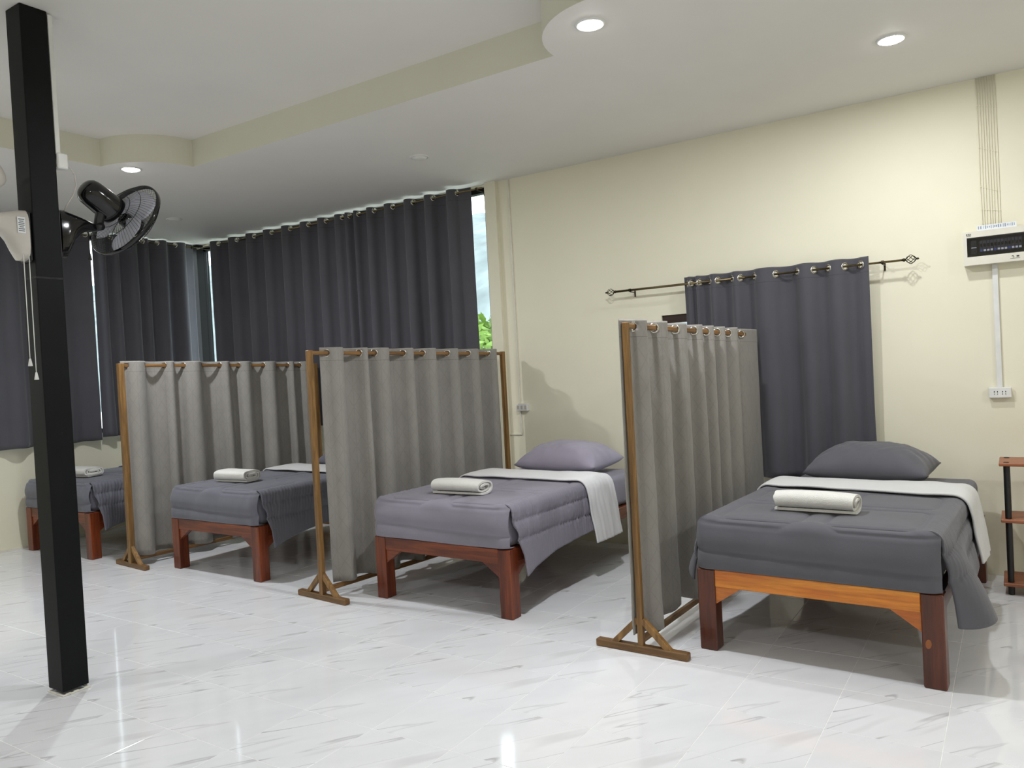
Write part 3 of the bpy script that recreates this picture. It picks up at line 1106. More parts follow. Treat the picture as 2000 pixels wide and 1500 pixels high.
    dsp = 0.007 * smooth_noise(BA * 12 + BY * 9, 71) + sd * (0.010 * smooth_noise(BY * 26 + np.abs(BA) * 5, 72, 2) * np.clip((np.abs(BA) - p['hw']) / 0.15, 0, 1) + p['pucker'] * 0.35 * smooth_noise(BY * 110, 73, 2))
    B, n = displace(B, dsp)
    mb = grid_mesh('folded_lining', B, flip=True)
    return me, mp, mb

def comforter(label, meshes, loc, rotz, cloth, fold):
    t = thing('comforter', label, 'comforter', loc, rotz, 'slate grey comforters')
    o = obj('cover', meshes[0].copy(), cloth, t, True)
    md = o.modifiers.new('thickness', 'SOLIDIFY'); md.thickness = 0.012; md.offset = -1
    o = obj('foot_panel', meshes[1].copy(), cloth, t, True)
    o = obj('folded_lining', meshes[2].copy(), fold, t, True)
    o['label'] = 'pale lining folded back over the cover'
    md = o.modifiers.new('thickness', 'SOLIDIFY'); md.thickness = 0.010; md.offset = -1
    return t

def pillow_mesh(w, l, h, seed):
    n = 40
    u = np.linspace(-1, 1, n)
    Ux, Vy = np.meshgrid(u, u, indexing='ij')
    f = (np.clip(1 - np.abs(Ux) ** 2.6, 0, 1) ** 0.55) * (np.clip(1 - np.abs(Vy) ** 2.6, 0, 1) ** 0.55)
    # pinched sides, drawn-out corners
    X = Ux * (1 - 0.05 * (1 - Vy ** 2)) * w / 2
    Y = Vy * (1 - 0.06 * (1 - Ux ** 2)) * l / 2
    wr = 0.013 * smooth_noise(Ux * 5 + Vy * 3, seed) * f + 0.010 * smooth_noise(Ux * 13 - Vy * 9, seed + 1) * f
    rad = np.hypot(Ux, Vy)
    ang = np.arctan2(Vy, Ux)
    wr += 0.012 * np.sin(ang * 14 + 3 * rad) * np.clip(rad - 0.65, 0, 1) * np.clip(f, 0, 1) * 2
    top = np.stack([X, Y, h * 0.64 * f + wr + 0.30 * h], -1)
    bot = np.stack([X, Y, -h * 0.30 * f ** 0.7 + 0.30 * h], -1)
    bm = bmesh.new()
    def g(G):
        vv = [[bm.verts.new(G[i, j]) for j in range(n)] for i in range(n)]
        for i in range(n - 1):
            for j in range(n - 1):
                bm.faces.new((vv[i][j], vv[i + 1][j], vv[i + 1][j + 1], vv[i][j + 1]))
    g(top); g(bot)
    bmesh.ops.remove_doubles(bm, verts=bm.verts, dist=1e-5)
    return bm

def towel_bm(length, depth, h, turns=2.6, th=0.015, seed=0):
    """flattened roll: a strip spiralling round a rounded core, extruded along X"""
    n = int(turns * 44)
    c = []
    for k in range(n + 1):
        a = -math.pi * 0.62 + 2 * math.pi * k / 44
        q = k / n
        ry = (depth / 2) * (1 - 0.80 * q) + 0.006
        rz = (h / 2) * (1 - 0.88 * q) + 0.004
        cy, cz = math.cos(a), math.sin(a)
        e = 0.85 if turns < 3 else 0.62
        y = ry * (abs(cy) ** e) * (1 if cy >= 0 else -1)
        z = rz * (abs(cz) ** e) * (1 if cz >= 0 else -1)
        c.append((y, z + h / 2))
    pts = [Vector(p) for p in c]
    inner = []
    for i, p_ in enumerate(pts):
        t = (pts[min(i + 1, n)] - pts[max(i - 1, 0)]).normalized()
        nr = Vector((-t.y, t.x))
        if nr.dot(p_ - Vector((0, h / 2))) > 0:
            nr = -nr
        inner.append(p_ + nr * th * 0.8)
    bm = bmesh.new()
    nx = 14
    rs = random.Random(seed)
    jit = [rs.uniform(-0.5, 0.5) for _ in range(200)]
    def P(p_, k, i):
        x = -length / 2 + length * k / nx
        b = 1 - 0.05 * (2 * k / nx - 1) ** 4
        end = 0.008 * math.sin(i * 0.11 + seed) if k in (0, nx) else 0
        return (x + end * (1 if k else -1), p_[0], (p_[1]) * b + 0.004 * math.sin(3.1 * k / nx + seed) * (p_[1] / h))
    O = [[bm.verts.new(P(p_, k, i)) for k in range(nx + 1)] for i, p_ in enumerate(pts)]
    I = [[bm.verts.new(P(p_, k, i)) for k in range(nx + 1)] for i, p_ in enumerate(inner)]
    for i in range(n):
        for k in range(nx):
            bm.faces.new((O[i][k], O[i + 1][k], O[i + 1][k + 1], O[i][k + 1]))
            bm.faces.new((I[i][k], I[i][k + 1], I[i + 1][k + 1], I[i + 1][k]))
        bm.faces.new((O[i][0], I[i][0], I[i + 1][0], O[i + 1][0]))
        bm.faces.new((O[i][nx], O[i + 1][nx], I[i + 1][nx], I[i][nx]))
    for E_ in (0, n):
        for k in range(nx):
            bm.faces.new((O[E_][k], O[E_][k + 1], I[E_][k + 1], I[E_][k]))
    return bm

MZ0, MZ1 = FZ + 0.001, 0.630
# comforter shapes: D (wide flaps at the foot) and C (gathered drape on one side)
CD = make_comforter(dict(hw=0.545, zt=0.660, y0=0.045, yf=1.30, dl=lambda y: 0.24 + 0.05 * math.exp(-y / 0.3) - 0.08 * y, dr=lambda y: 0.30 + 0.11 * (y / 0.2) * math.exp(1 - y / 0.2) - 0.02 * y,
                         flap=0.17, al=0.08, alf=0.38, ar=0.10, arf=0.42, puff=0.006, pucker=0.005, bw=0.36, bl=0.16, br=0.29, slant=0.10, fwd=0.0, drape_shift=0.02, bar=0.10))
CC = make_comforter(dict(hw=0.545, zt=0.660, y0=0.045, yf=1.26, dl=lambda y: 0.16, dr=lambda y: 0.29 + 0.10 * math.exp(-y / 0.35) - 0.03 * y,
                         al=0.03, alf=0.04, ar=0.10, arf=0.05, puff=0.006, pucker=0.020, bw=0.36, bl=0.14, br=0.36, slant=0.02, fwd=-0.05, drape_shift=0.03, bar=0.05, footdip=0.012))
MATTRESS = None
def bed_set(kind, loc, rotz, flabel, mlabel, clabel, plabel, tlabel, towel, pil, frame_mats, knot=False, cloth=None, pcloth=None, fold=None):
    cloth = cloth or M['bedding']
    global MATTRESS
    R = Matrix.Rotation(rotz, 4, 'Z')
    def W(x, y, z):
        v = R @ Vector((x, y, z))
        return (v.x + loc[0], v.y + loc[1], v.z)
    bed_frame(flabel, (loc[0], loc[1], 0), rotz, *frame_mats, knot=knot)
    m = thing('mattress', mlabel, 'mattress', W(0, 0, 0), rotz, 'mattresses in slate grey sheets')
    if MATTRESS is None:
        MATTRESS = True
    o = obj('sheet_cover', rounded_slab(BW - 0.050, BL - 0.07, MZ0, MZ1, 0.045), cloth, m, True)
    o.location = (0, 0.03, 0)
    comforter(clabel, CD if kind == 'D' else CC, W(0, 0, 0), rotz, cloth, fold or M['lining'])
    # pillow
    px, py, pw, ph, pr, ptilt = pil
    pb = obj('pillow', pillow_mesh(pw, 0.44, ph, int(px * 100) % 17 + 3), pcloth or cloth, None, True)
    pb.location = W(px, py, MZ1 + 0.008)
    pb.rotation_euler = (ptilt, 0, rotz + pr)
    tag(pb, plabel, 'pillow', 'slate grey pillows')
    tx, ty, tl, td, th_, trn, tr = towel
    tb = obj('towel', towel_bm(tl, td, th_, trn, 0.016, int(tl * 100)), M['towel'], None)
    smooth_by_angle(tb, 0.9)
    tb.location = W(tx, ty, 0.672)
    tb.rotation_euler = (0, 0, rotz + tr)
    tag(tb, tlabel, 'towel', 'white towels on the beds')

RED = (M['bed_red_x'], M['bed_red_z'], M['bed_red_x'])
bed_set('D', (-0.826, 3.672), -0.052,
        'wooden bed frame with bright orange end rail and dark brown legs',
        'mattress in grey sheet on the orange-railed bed', 'slate grey comforter with flaps spread out at the foot of the orange-railed bed',
        'slate grey pillow in front of the hanging grey curtain', 'rolled white towel on the orange-railed bed',
        (-0.035, 0.30, 0.38, 0.14, 0.098, 2.6, 0.0), (-0.03, 1.58, 0.71, 0.25, -0.03, 0.06),
        (M['bed_orange'], M['bed_dark_z'], M['bed_orange2']), True, cloth=M['bedding_dark'])
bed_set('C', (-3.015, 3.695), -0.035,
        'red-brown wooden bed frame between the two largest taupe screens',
        'mattress in grey sheet on the bed between the two largest screens', 'grey comforter with gathered side drape, lightened in colour to look brightly lit',
        'grey pillow, lightened in colour to look brightly lit, against the cream wall beside the small white socket', 'folded cream-white towel with one open spiral end, on the brightly lit bed',
        (-0.01, 0.26, 0.38, 0.17, 0.095, 2.3, 0.06), (0.03, 1.56, 0.74, 0.25, -0.05, 0.06), RED, cloth=M['bedding_lit'], pcloth=M['pillow_lit'], fold=M['lining_lit'])
bed_set('C', (-5.175, 3.655), -0.020,
        'red-brown wooden bed frame between the screen behind the black post and the gnarled-post screen',
        'mattress in grey sheet on the bed just right of the black post', 'slate grey comforter on the bed just right of the black post',
        'slate grey pillow below the left half of the long window', 'thick folded white towel on the bed just right of the black post',
        (-0.12, 0.33, 0.34, 0.20, 0.095, 3.2, 0.10), (0.03, 1.56, 0.72, 0.23, 0.0, 0.08), RED)
bed_set('C', (-7.262, 3.545), 0.012,
        'red-brown wooden bed frame partly hidden by the black post, along the left wall',
        'mattress in grey sheet on the bed along the left wall', 'slate grey comforter on the bed along the left wall',
        'slate grey pillow in the window corner', 'flat folded white towel seen beside the black post, by the left wall',
        (-0.10, 0.30, 0.34, 0.22, 0.085, 3.2, 0.12), (0.0, 1.56, 0.72, 0.23, 0.0, 0.08), RED)

# ------------------------------------------------------------------ black post with fans
PX0, PY0, PS = -3.922, 1.922, 0.135
post = thing('support_post', 'square black painted steel post with scuffed paint', 'post', (PX0, PY0, 0))
box('shaft', (0, 0, ZT / 2 + 0.01), (PS, PS * 0.92, ZT - 0.02), M['pole'], post, 0.004, 2)
bm = bmesh.new()
bx(bm, (0, 0, 2.0), (PS + 0.0024, PS * 0.92 + 0.0024, 0.010), 0.001)
obj('weld_joint', bm, M['weld'], post)
bm = bmesh.new()
rs = random.Random(3)
for k in range(26):
    s = k % 4
    u_ = rs.uniform(-0.5, 0.5) * (PS - 0.01)
    w_ = rs.uniform(0.008, 0.03)
    h_ = rs.uniform(0.004, 0.012)
    if s < 2:
        bx(bm, ((PS / 2 + 0.0012) * (1 if s else -1), u_ * 0.9, h_ / 2 + 0.0005), (0.004, w_, h_))
    else:
        bx(bm, (u_, (PS * 0.46 + 0.0012) * (1 if s == 3 else -1), h_ / 2 + 0.0005), (w_, 0.004, h_))
for (c, s) in (((0, -PS * 0.46, 0.004), (PS + 0.008, 0.008, 0.008)), ((0, PS * 0.46, 0.004), (PS + 0.008, 0.008, 0.008)), ((-PS / 2, 0, 0.004), (0.008, PS * 0.92, 0.008)), ((PS / 2, 0, 0.004), (0.008, PS * 0.92, 0.008))):
    bx(bm, c, s, 0.002)
obj('base_sealant', bm, M['caulk'], post)['label'] = 'broken white sealant at the foot'

def loft(bm, sections, cap=True):
    """quads between successive closed rings of equal length"""
    rings = [[bm.verts.new(p) for p in s] for s in sections]
    n = len(rings[0])
    for A, B in zip(rings, rings[1:]):
        for k in range(n):
            bm.faces.new((A[k], A[(k + 1) % n], B[(k + 1) % n], B[k]))
    if cap:
        bm.faces.new(rings[0][::-1]); bm.faces.new(rings[-1])

def wall_fan(name, label, loc, rotz, body, cage_mat, axis, centre, motor_shift=0.0, cords=(), cord_mat=None, sticker=False):
    """local: the wall plate is at y=0 facing +Y, z=0 is the middle of the plate"""
    t = thing(name, label, 'fan', loc, rotz, 'wall fans on the black post')
    bm = bmesh.new()
    bx(bm, (0, 0.008, -0.012), (0.10, 0.016, 0.235), 0.006)
    obj('wall_plate', bm, M['black_matt'], t)
    # housing: side profile tapering from the plate to the neck
    prof = [(0.014, 0.115, -0.125, 0.058), (0.045, 0.112, -0.123, 0.058), (0.065, 0.106, -0.085, 0.056), (0.085, 0.100, -0.040, 0.052),
            (0.115, 0.092, -0.002, 0.045), (0.150, 0.082, 0.018, 0.036), (0.190, 0.068, 0.026, 0.026), (0.21, 0.060, 0.032, 0.018)]
    secs = []
    for y, zt_, zb_, hw_ in prof:
        c, hh = (zt_ + zb_) / 2, (zt_ - zb_) / 2
        ring = []
        for k in range(20):
            a = 2 * math.pi * k / 20
            ca, sa = math.cos(a), math.sin(a)
            ring.append((hw_ * abs(ca) ** 0.6 * (1 if ca > 0 else -1), y, c + hh * abs(sa) ** 0.6 * (1 if sa > 0 else -1)))
        secs.append(ring)
    bm = bmesh.new()
    loft(bm, secs)
    hs = obj('housing', bm, body, t, True)
    smooth_by_angle(hs, 0.9)
    if sticker:
        st = box('rating_label', (-0.0585, 0.050, 0.035), (0.002, 0.034, 0.075), M['paper'], hs)
        bm = bmesh.new()
        for k in range(7):
            bx(bm, (-0.0598, 0.050, 0.062 - k * 0.009), (0.0008, 0.026 - 0.008 * (k % 3 == 1), 0.0035))
        obj('print', bm, M['ink'], hs)
    ax = Vector(axis).normalized()
    C = Vector(centre)
    Q = ax.to_track_quat('Z', 'Y').to_matrix().to_4x4()
    T = Matrix.Translation(C) @ Q
    # neck knuckle
    bm = bmesh.new()
    mback = C - ax * 0.17
    tube(bm, [(0, 0.20, 0.045), (0, 0.225, 0.055), mback + Vector((0, 0, -0.075)), mback + Vector((0, 0, -0.03))], [0.020, 0.024, 0.024, 0.020], 12)
    tube(bm, [(-0.035, 0.222, 0.053), (0.035, 0.222, 0.053)], 0.020, 12)
    obj('neck', bm, M['black_matt'] if body is M['black_gloss'] else body, t, True)
    # motor cover
    bm = bmesh.new()
    lathe(bm, [(0, -0.270), (0.026, -0.269), (0.046, -0.262), (0.060, -0.248), (0.067, -0.225), (0.071, -0.16), (0.073, -0.095), (0.072, -0.072), (0.055, -0.066), (0.0, -0.066)], 28, T)
    mo = obj('motor_cover', bm, body, t, True)
    smooth_by_angle(mo, 0.7)
    bm = bmesh.new()
    tube(bm, [C - ax * 0.07, C + ax * 0.01], 0.012, 10)
    lathe(bm, [(0.03, -0.02), (0.036, -0.01), (0.034, 0.022), (0.02, 0.032), (0, 0.034)], 20, T)
    hub = obj('hub', bm, M['black_gloss'], t, True)
    # blades
    for k in range(3):
        n1, n2 = 12, 8
        G = np.zeros((n1, n2, 3))
        for i in range(n1):
            rr = 0.032 + (0.185 - 0.032) * i / (n1 - 1)
            half = 0.55 + 0.46 * math.sin(math.pi * min(1, i / (n1 - 1) * 0.95 + 0.06))
            for j in range(n2):
                s = j / (n2 - 1) - 0.5
                an = 2 * math.pi * k / 3 + s * 2 * half
                G[i, j] = (rr * math.cos(an), rr * math.sin(an), 0.004 + 0.036 * s * (1.1 - 0.4 * i / n1))
        me = grid_mesh('blade', G)
        b = obj('blade', me, M['blade'], t, True)
        b.matrix_local = T
        md = b.modifiers.new('thickness', 'SOLIDIFY'); md.thickness = 0.0025
    # cage: rear and front guards of fine wire
    R_ = 0.218
    for nm, sgn in (('rear_guard', -1), ('front_guard', 1)):
        bm = bmesh.new()
        nsp = 72
        for k in range(nsp):
            a = 2 * math.pi * k / nsp
            tw = 0.35 * sgn
            pts = []
            for q in range(7):
                u_ = q / 6
                rr = 0.045 + (R_ - 0.045) * u_
                hh = sgn * (0.062 * (1 - u_ ** 2.6) + 0.012)
                an = a + tw * (1 - u_)
                pts.append((rr * math.cos(an), rr * math.sin(an), hh))
            tube(bm, pts, 0.0009, 4)
        for rr in (0.05, 0.10, 0.155):
            u_ = (rr - 0.045) / (R_ - 0.045)
            hh = sgn * (0.062 * (1 - u_ ** 2.6) + 0.012)
            tube(bm, [(rr * math.cos(2 * math.pi * k / 48), rr * math.sin(2 * math.pi * k / 48), hh) for k in range(48)], 0.0016, 5, closed=True)
        lathe(bm, [(0, sgn * 0.078), (0.046, sgn * 0.076), (0.05, sgn * 0.070), (0, sgn * 0.068)], 24)
        o = obj(nm, bm, cage_mat, t, True)
        o.matrix_local = T
    bm = bmesh.new()
    lathe(bm, [(R_ - 0.003, -0.012), (R_ + 0.003, -0.012), (R_ + 0.004, 0.0), (R_ + 0.003, 0.012), (R_ - 0.003, 0.012), (R_ - 0.003, -0.012)], 64)
    o = obj('rim', bm, M['black_gloss'] if cage_mat is M['black_gloss'] else cage_mat, t, True)
    o.matrix_local = T
    for (cx, cy, z1, z0) in cords:
        bm = bmesh.new()
        tube(bm, [(cx, cy, z1), (cx + 0.001, cy, (z1 + z0) / 2), (cx, cy + 0.001, z0)], 0.0022, 6)
        cm = cord_mat or M['white_plastic']
        cd = obj('pull_cord', bm, cm, t, True)
        bm = bmesh.new()
        lathe(bm, [(0.0, 0.012), (0.004, 0.011), (0.006, 0.0), (0.010, -0.022), (0.009, -0.024), (0, -0.024)], 12, Matrix.Translation((cx, cy + 0.001, z0)))
        obj('toggle', bm, cm, cd, True)
    return t

# black fan on the far side of the post
wall_fan('wall_fan', 'glossy black wall fan on the far side of the post, tilted down', (PX0, PY0 + PS * 0.46, 2.235), 0.0, M['black_gloss'], M['black_gloss'],
         (-0.124, 0.850, -0.480), (0.01, 2.352 - (PY0 + PS * 0.46), 0.108), cords=((0.02, 0.16, 0.02, -0.10),), cord_mat=M['black_matt'])
# pale fan on the near side, mostly outside the picture
wall_fan('wall_fan', 'light grey wall fan with two pull cords on the near side of the post', (PX0 + 0.005, PY0 - PS * 0.46, 2.205), math.pi, M['grey_plastic'], M['grey_plastic'],
         (0.55, 0.70, -0.35), (0.06, 0.33, 0.17), cords=((-0.05, 0.045, -0.10, -0.60), (-0.052, 0.022, -0.10, -0.665)), sticker=True)
# conduit and box feeding the black fan
cd = thing('cable_conduit', 'white plastic conduit with junction box on the black post', 'conduit', (PX0, PY0, 0))
bm = bmesh.new()
bx(bm, (PS / 2 - 0.012, PS * 0.46 + 0.014, 2.93), (0.022, 0.022, 0.70), 0.002)
obj('trunking', bm, M['white_plastic'], cd)
bm = bmesh.new()
bx(bm, (PS / 2 - 0.014, PS * 0.46 + 0.028, 2.575), (0.05, 0.05, 0.075), 0.005)
obj('junction_box', bm, M['white_plastic'], cd)
bm = bmesh.new()
cx, cy = PS / 2 - 0.012, PS * 0.46 + 0.05
tube(bm, [(cx, cy, 2.56), (cx, cy + 0.02, 2.555), (cx, cy + 0.042, 2.52), (cx, cy + 0.045, 2.47), (cx - 0.005, cy + 0.030, 2.42), (cx - 0.02, cy + 0.010, 2.38), (cx - 0.035, cy - 0.005, 2.34)], 0.0032, 8)
obj('cord', bm, M['grey_plastic'], cd, True)['label'] = 'thin grey power cord'

# ------------------------------------------------------------------ electrics on the cream wall
def socket_plate(bm, w, h, d):
    bx(bm, (0, -d / 2, 0), (w, d, h), 0.004, seg=2)

def outlet(name, label, loc, w, h, d, n, group=None, switches=False):
    t = thing(name, label, 'socket', loc, 0, group)
    bm = bmesh.new(); socket_plate(bm, w, h, d)
    obj('plate', bm, M['white_plastic'], t)
    for k in range(n):
        x = (k - (n - 1) / 2) * w * 0.36
        bm = bmesh.new()
        if switches:
            bx(bm, (x, -d - 0.001, 0), (w * 0.20, 0.004, h * 0.5), 0.001)
            obj('rocker', bm, M['grey_plastic'], t)
        else:
            for dx, dz in ((-0.008, 0.006), (0.008, 0.006), (-0.008, -0.008), (0.008, -0.008)):
                bx(bm, (x + dx, -d - 0.0004, dz), (0.004, 0.002, 0.008 if dz > 0 else 0.005))
            obj('pin_holes', bm, M['hole'], t)
    return t
outlet('wall_socket', 'white double socket at the end of the conduit below the breaker box', (-0.083, YB, 1.143), 0.118, 0.064, 0.035, 2)
outlet('wall_socket', 'small white socket box on the cream wall beside the pillow', (-3.565, YB, 1.118), 0.105, 0.062, 0.04, 3, switches=True)

c2 = thing('cable_trunking', 'white plastic trunking running down from the breaker box', 'conduit', (-0.083, YB, 0))
box('duct', (0, -0.009, 1.555), (0.030, 0.018, 0.762), M['white_plastic'], c2, 0.002)
c3 = thing('cable_trunking', 'thin cream trunking beside the pilaster, turning a corner near the floor', 'conduit', (-3.600, YB, 0))
box('duct', (-0.004, -0.006, 2.118), (0.012, 0.012, 1.93), M['cream_plastic'], c3, 0.001)
bm = bmesh.new()
bx(bm, (0.0, -0.006, 0.985), (0.012, 0.012, 0.20), 0.001)
bx(bm, (-0.058, -0.006, 0.882), (0.12, 0.012, 0.010), 0.001)
obj('lower_duct', bm, M['cream_plastic'], c3)

# breaker box
BX, BWD, BZ0, BZ1, BD = -0.243, 0.37, 1.936, 2.142, 0.075
pb = thing('breaker_box', 'cream breaker box with smoked cover on the wall', 'breaker box', (BX + BWD / 2, YB, (BZ0 + BZ1) / 2))
hh = (BZ1 - BZ0)
wx0, wx1, wz0, wz1 = -BWD / 2 + 0.020, BWD / 2 - 0.045, -0.052, 0.066
bm = bmesh.new()
for (xa, xb, za, zb) in ((-BWD / 2, BWD / 2, wz1, hh / 2), (-BWD / 2, BWD / 2, -hh / 2, wz0), (-BWD / 2, wx0, wz0, wz1), (wx1, BWD / 2, wz0, wz1)):
    bx(bm, ((xa + xb) / 2, -BD / 2, (za + zb) / 2), (xb - xa, BD, zb - za))
bmesh.ops.remove_doubles(bm, verts=bm.verts, dist=1e-5)
obj('case', bm, M['cream_plastic'], pb)
box('back_panel', ((wx0 + wx1) / 2, -0.008, (wz0 + wz1) / 2), (wx1 - wx0, 0.014, wz1 - wz0), M['black_matt'], pb)
box('cover', ((wx0 + wx1) / 2, -BD + 0.002, (wz0 + wz1) / 2), (wx1 - wx0, 0.003, wz1 - wz0), M['smoke_glass'], pb)
for k in range(12):
    x = wx0 + 0.075 + k * 0.0182
    br = box('breaker', (x, -0.042, 0.008), (0.0165, 0.040, 0.070), M['breaker_grey'], pb, 0.001)
    box('toggle', (x, -0.0655, 0.014), (0.010, 0.007, 0.018), M['black_gloss'], br)
    box('mark', (x, -0.0625, -0.017), (0.0125, 0.001, 0.011), M['paper'] if k % 4 else M['ink_blue'], br)
mb = box('main_switch', (wx0 + 0.036, -0.042, 0.008), (0.034, 0.040, 0.085), M['black_matt'], pb, 0.002)
box('mark', (wx0 + 0.036, -0.0625, 0.004), (0.028, 0.001, 0.005), M['paper'], mb)
bm = bmesh.new()
for k, (dx, w_, z_, h_) in enumerate(((0.000, 0.006, 0.0, 0.010), (0.008, 0.003, 0.001, 0.011), (0.013, 0.008, 0.0035, 0.003), (0.013, 0.008, -0.0035, 0.003), (0.020, 0.003, 0, 0.010), (0.009, 0.024, -0.010, 0.0025))):
    bx(bm, (-BWD / 2 + 0.022 + dx, -BD - 0.0003, 0.086 + z_), (w_, 0.001, h_))
for k, (dx, w_, z_, h_) in enumerate(((0, 0.010, 0.004, 0.004), (0.004, 0.008, -0.003, 0.004), (0.026, 0.014, 0.001, 0.009), (0.012, 0.05, -0.011, 0.002))):
    bx(bm, (BWD / 2 - 0.115 + dx, -BD - 0.0003, -0.075 + z_), (w_, 0.001, h_))
obj('printed_marks', bm, M['ink'], pb)['label'] = 'small dark printed marks on the case'

# paper strip above the box
ps = thing('label_strip', 'white paper strip with printed bars above the breaker box', 'label', (-0.065, YB - 0.045, BZ1))
bm = bmesh.new()
bx(bm, (0, 0, 0.018), (0.205, 0.003, 0.036), 0, Matrix.Rotation(-0.25, 4, 'X'))
obj('card', bm, M['paper'], ps)
bm = bmesh.new()
rs = random.Random(5)
x = -0.094
while x < 0.094:
    w_ = rs.uniform(0.002, 0.006)
    h_ = rs.uniform(0.010, 0.022)
    bx(bm, (x, 0, 0.021), (w_, 0.0042, h_), 0, Matrix.Rotation(-0.25, 4, 'X'))
    x += w_ + rs.uniform(0.004, 0.009)
obj('printed_bars', bm, M['ink_pale'], ps)

# bundle of thin cables running up to the ceiling
for k in range(8):
    x = -0.140 + k * 0.0138
    x2 = x + (k - 3.5) * 0.0004
    c = thing('wall_cable', 'thin cream cable clipped to the wall above the breaker box', 'cable', (x, YB, 0), 0, 'cables above the breaker box')
    bm = bmesh.new()
    tube(bm, [(0, -0.004, ZC - 0.002), (0.001 * math.sin(k), -0.004, 2.7), (x2 - x, -0.004, 2.4), (0.002 * math.cos(k * 2), -0.004, 2.20), (0, -0.012, BZ1 - 0.01)], 0.0030, 6)
    obj('wire', bm, M['wall'], c, True)
    for z in (2.92 - k * 0.004, 2.66 - 0.006 * k, 2.42 - k * 0.006, 2.28 - k * 0.003):
        box('clip', (0, -0.005, z), (0.0075, 0.0075, 0.004), M['wall'], c)

# ------------------------------------------------------------------ small shelf beside the right-hand bed
sh = thing('shelf_rack', 'three-tier rack of brown boards on black tubes against the wall', 'shelf', (-0.098, 5.20, 0))
SW, SD = 0.62, 0.30
for z in (0.062, 0.428, 0.752):
    box('board', (SW / 2, SD / 2, z), (SW, SD, 0.018), M['shelf_board'], sh, 0.003)
for xx in (0.036, SW - 0.036):
    for yy in (0.04, SD - 0.04):
        bm = bmesh.new()
        for za, zb in ((0.0, 0.0528), (0.0712, 0.4188), (0.4372, 0.7428)):
            tube(bm, [(xx, yy, za), (xx, yy, zb)], 0.016, 16)
        lathe(bm, [(0.0, 0.765), (0.012, 0.7645), (0.0155, 0.7612), (0.0, 0.7612)], 16, Matrix.Translation((xx, yy, 0)))
        o = obj('tube_post', bm, M['black_matt'], sh)
        smooth_by_angle(o, 0.7)

# ------------------------------------------------------------------ outdoors beyond the windows
M['bounce_ground'] = flat('pale_bounce_ground', srgb(214, 212, 208), 0.9, var=0.2, scale=3)  # unseen ground, coloured pale to bounce white daylight onto the ceiling
M['hill'] = flat('wooded_hillside', srgb(118, 126, 126), 0.95, var=0.35, scale=0.35)
M['leaf'] = flat('bush_leaves', srgb(112, 142, 56), 0.7, var=0.3, scale=4)
M['bark'] = flat('tree_bark', srgb(96, 88, 78), 0.9, var=0.2)
g = box('ground', (-10, 20, -0.35), (200, 200, 0.2), M['bounce_ground'])
struct(g, 'pale ground outside the windows, lightened to bounce daylight')
n = 60
gx = np.linspace(-140, 60, n); gy = np.linspace(35, 110, n)
GX, GY = np.meshgrid(gx, gy, indexing='ij')
HZ_ = 21.0 * (1 - np.exp(-np.clip(GY - 36, 0, None) / 16)) * (1 + 0.22 * smooth_noise(GX * 0.05, 81)) + 0.9 * smooth_noise(GX * 0.9 + 3 * smooth_noise(GY * 0.4, 83), 82) - 0.5
hl = obj('hillside', grid_mesh('hillside', np.stack([GX, GY, HZ_], -1)), M['hill'], None, True)
struct(hl, 'hazy wooded hillside outside the windows')

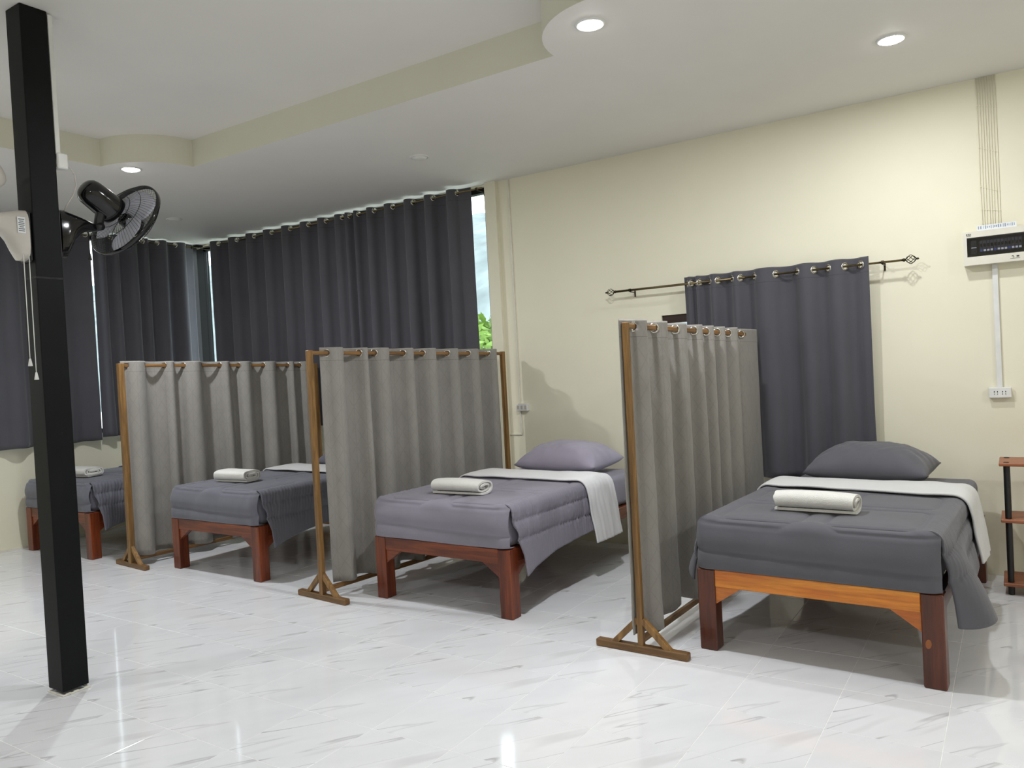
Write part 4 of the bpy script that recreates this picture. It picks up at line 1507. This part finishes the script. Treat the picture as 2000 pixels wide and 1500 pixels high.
def leaf_clump(seed, rx, rz, count):
    rr = np.random.RandomState(seed)
    vs, fs = [], []
    for k in range(count):
        d = rr.normal(size=3); d /= np.linalg.norm(d)
        p = d * (rr.uniform(0.45, 1.0) ** 0.5) * np.array([rx, rx, rz])
        p[2] += rz
        a = rr.normal(size=3); a /= np.linalg.norm(a)
        b = np.cross(a, rr.normal(size=3)); b /= np.linalg.norm(b)
        s = rr.uniform(0.05, 0.10)
        i = len(vs)
        vs += [p - a * s, p + b * s * 0.45, p + a * s, p - b * s * 0.45]
        fs.append((i, i + 1, i + 2, i + 3))
    me = bpy.data.meshes.new('foliage')
    me.from_pydata([tuple(map(float, v)) for v in vs], [], fs)
    me.materials.append(M['leaf'])
    return me
CL = leaf_clump(4, 1.0, 0.95, 2600)
for k, (x, y, s) in enumerate(((-6.7, 9.7, 1.35), (-9.6, 11.6, 1.3), (-7.6, 14.6, 1.4), (-10.2, 8.2, 0.9), (-4.4, 10.8, 0.9), (-12.6, 8.4, 1.0))):
    t = thing('garden_bush', 'leafy light green bush in the garden outside the long window', 'bush', (x, y, -0.25), k * 1.3, 'bushes outside the window')
    bm = bmesh.new()
    for q in range(5):
        a = q * 1.26
        tube(bm, [(0.03 * math.cos(a), 0.03 * math.sin(a), 0.0), (0.25 * math.cos(a) * s, 0.25 * math.sin(a) * s, 0.7 * s), (0.45 * math.cos(a) * s, 0.45 * math.sin(a) * s, 1.3 * s)], [0.03, 0.02, 0.008], 6)
    obj('stems', bm, M['bark'], t)
    o = bpy.data.objects.new('foliage', CL); COL.objects.link(o); o.parent = t; o.scale = (s, s, s * 1.0)
rs = random.Random(9)
for k, (x, y) in enumerate(((-9.6, 15.6), (-13.5, 13.0))):
    t = thing('bare_tree', 'slender bare tree outside the long window', 'tree', (x, y, -0.25), 0, 'bare trees outside the window')
    bm = bmesh.new()
    tube(bm, [(0, 0, 0), (0.05, 0, 1.5), (-0.05, 0.05, 3.0), (0.1, 0, 4.6)], [0.09, 0.07, 0.05, 0.02], 8)
    obj('trunk', bm, M['bark'], t)
    bm = bmesh.new()
    for q in range(26):
        z = rs.uniform(1.2, 4.3); a = rs.uniform(0, 6.28); L = rs.uniform(0.5, 1.5)
        p = Vector((0, 0, z)); e = p + Vector((math.cos(a) * L, math.sin(a) * L, rs.uniform(0.1, 0.9)))
        tube(bm, [p, (p + e) / 2 + Vector((0, 0, 0.1)), e], [0.022, 0.014, 0.005], 5)
    obj('branches', bm, M['bark'], t)
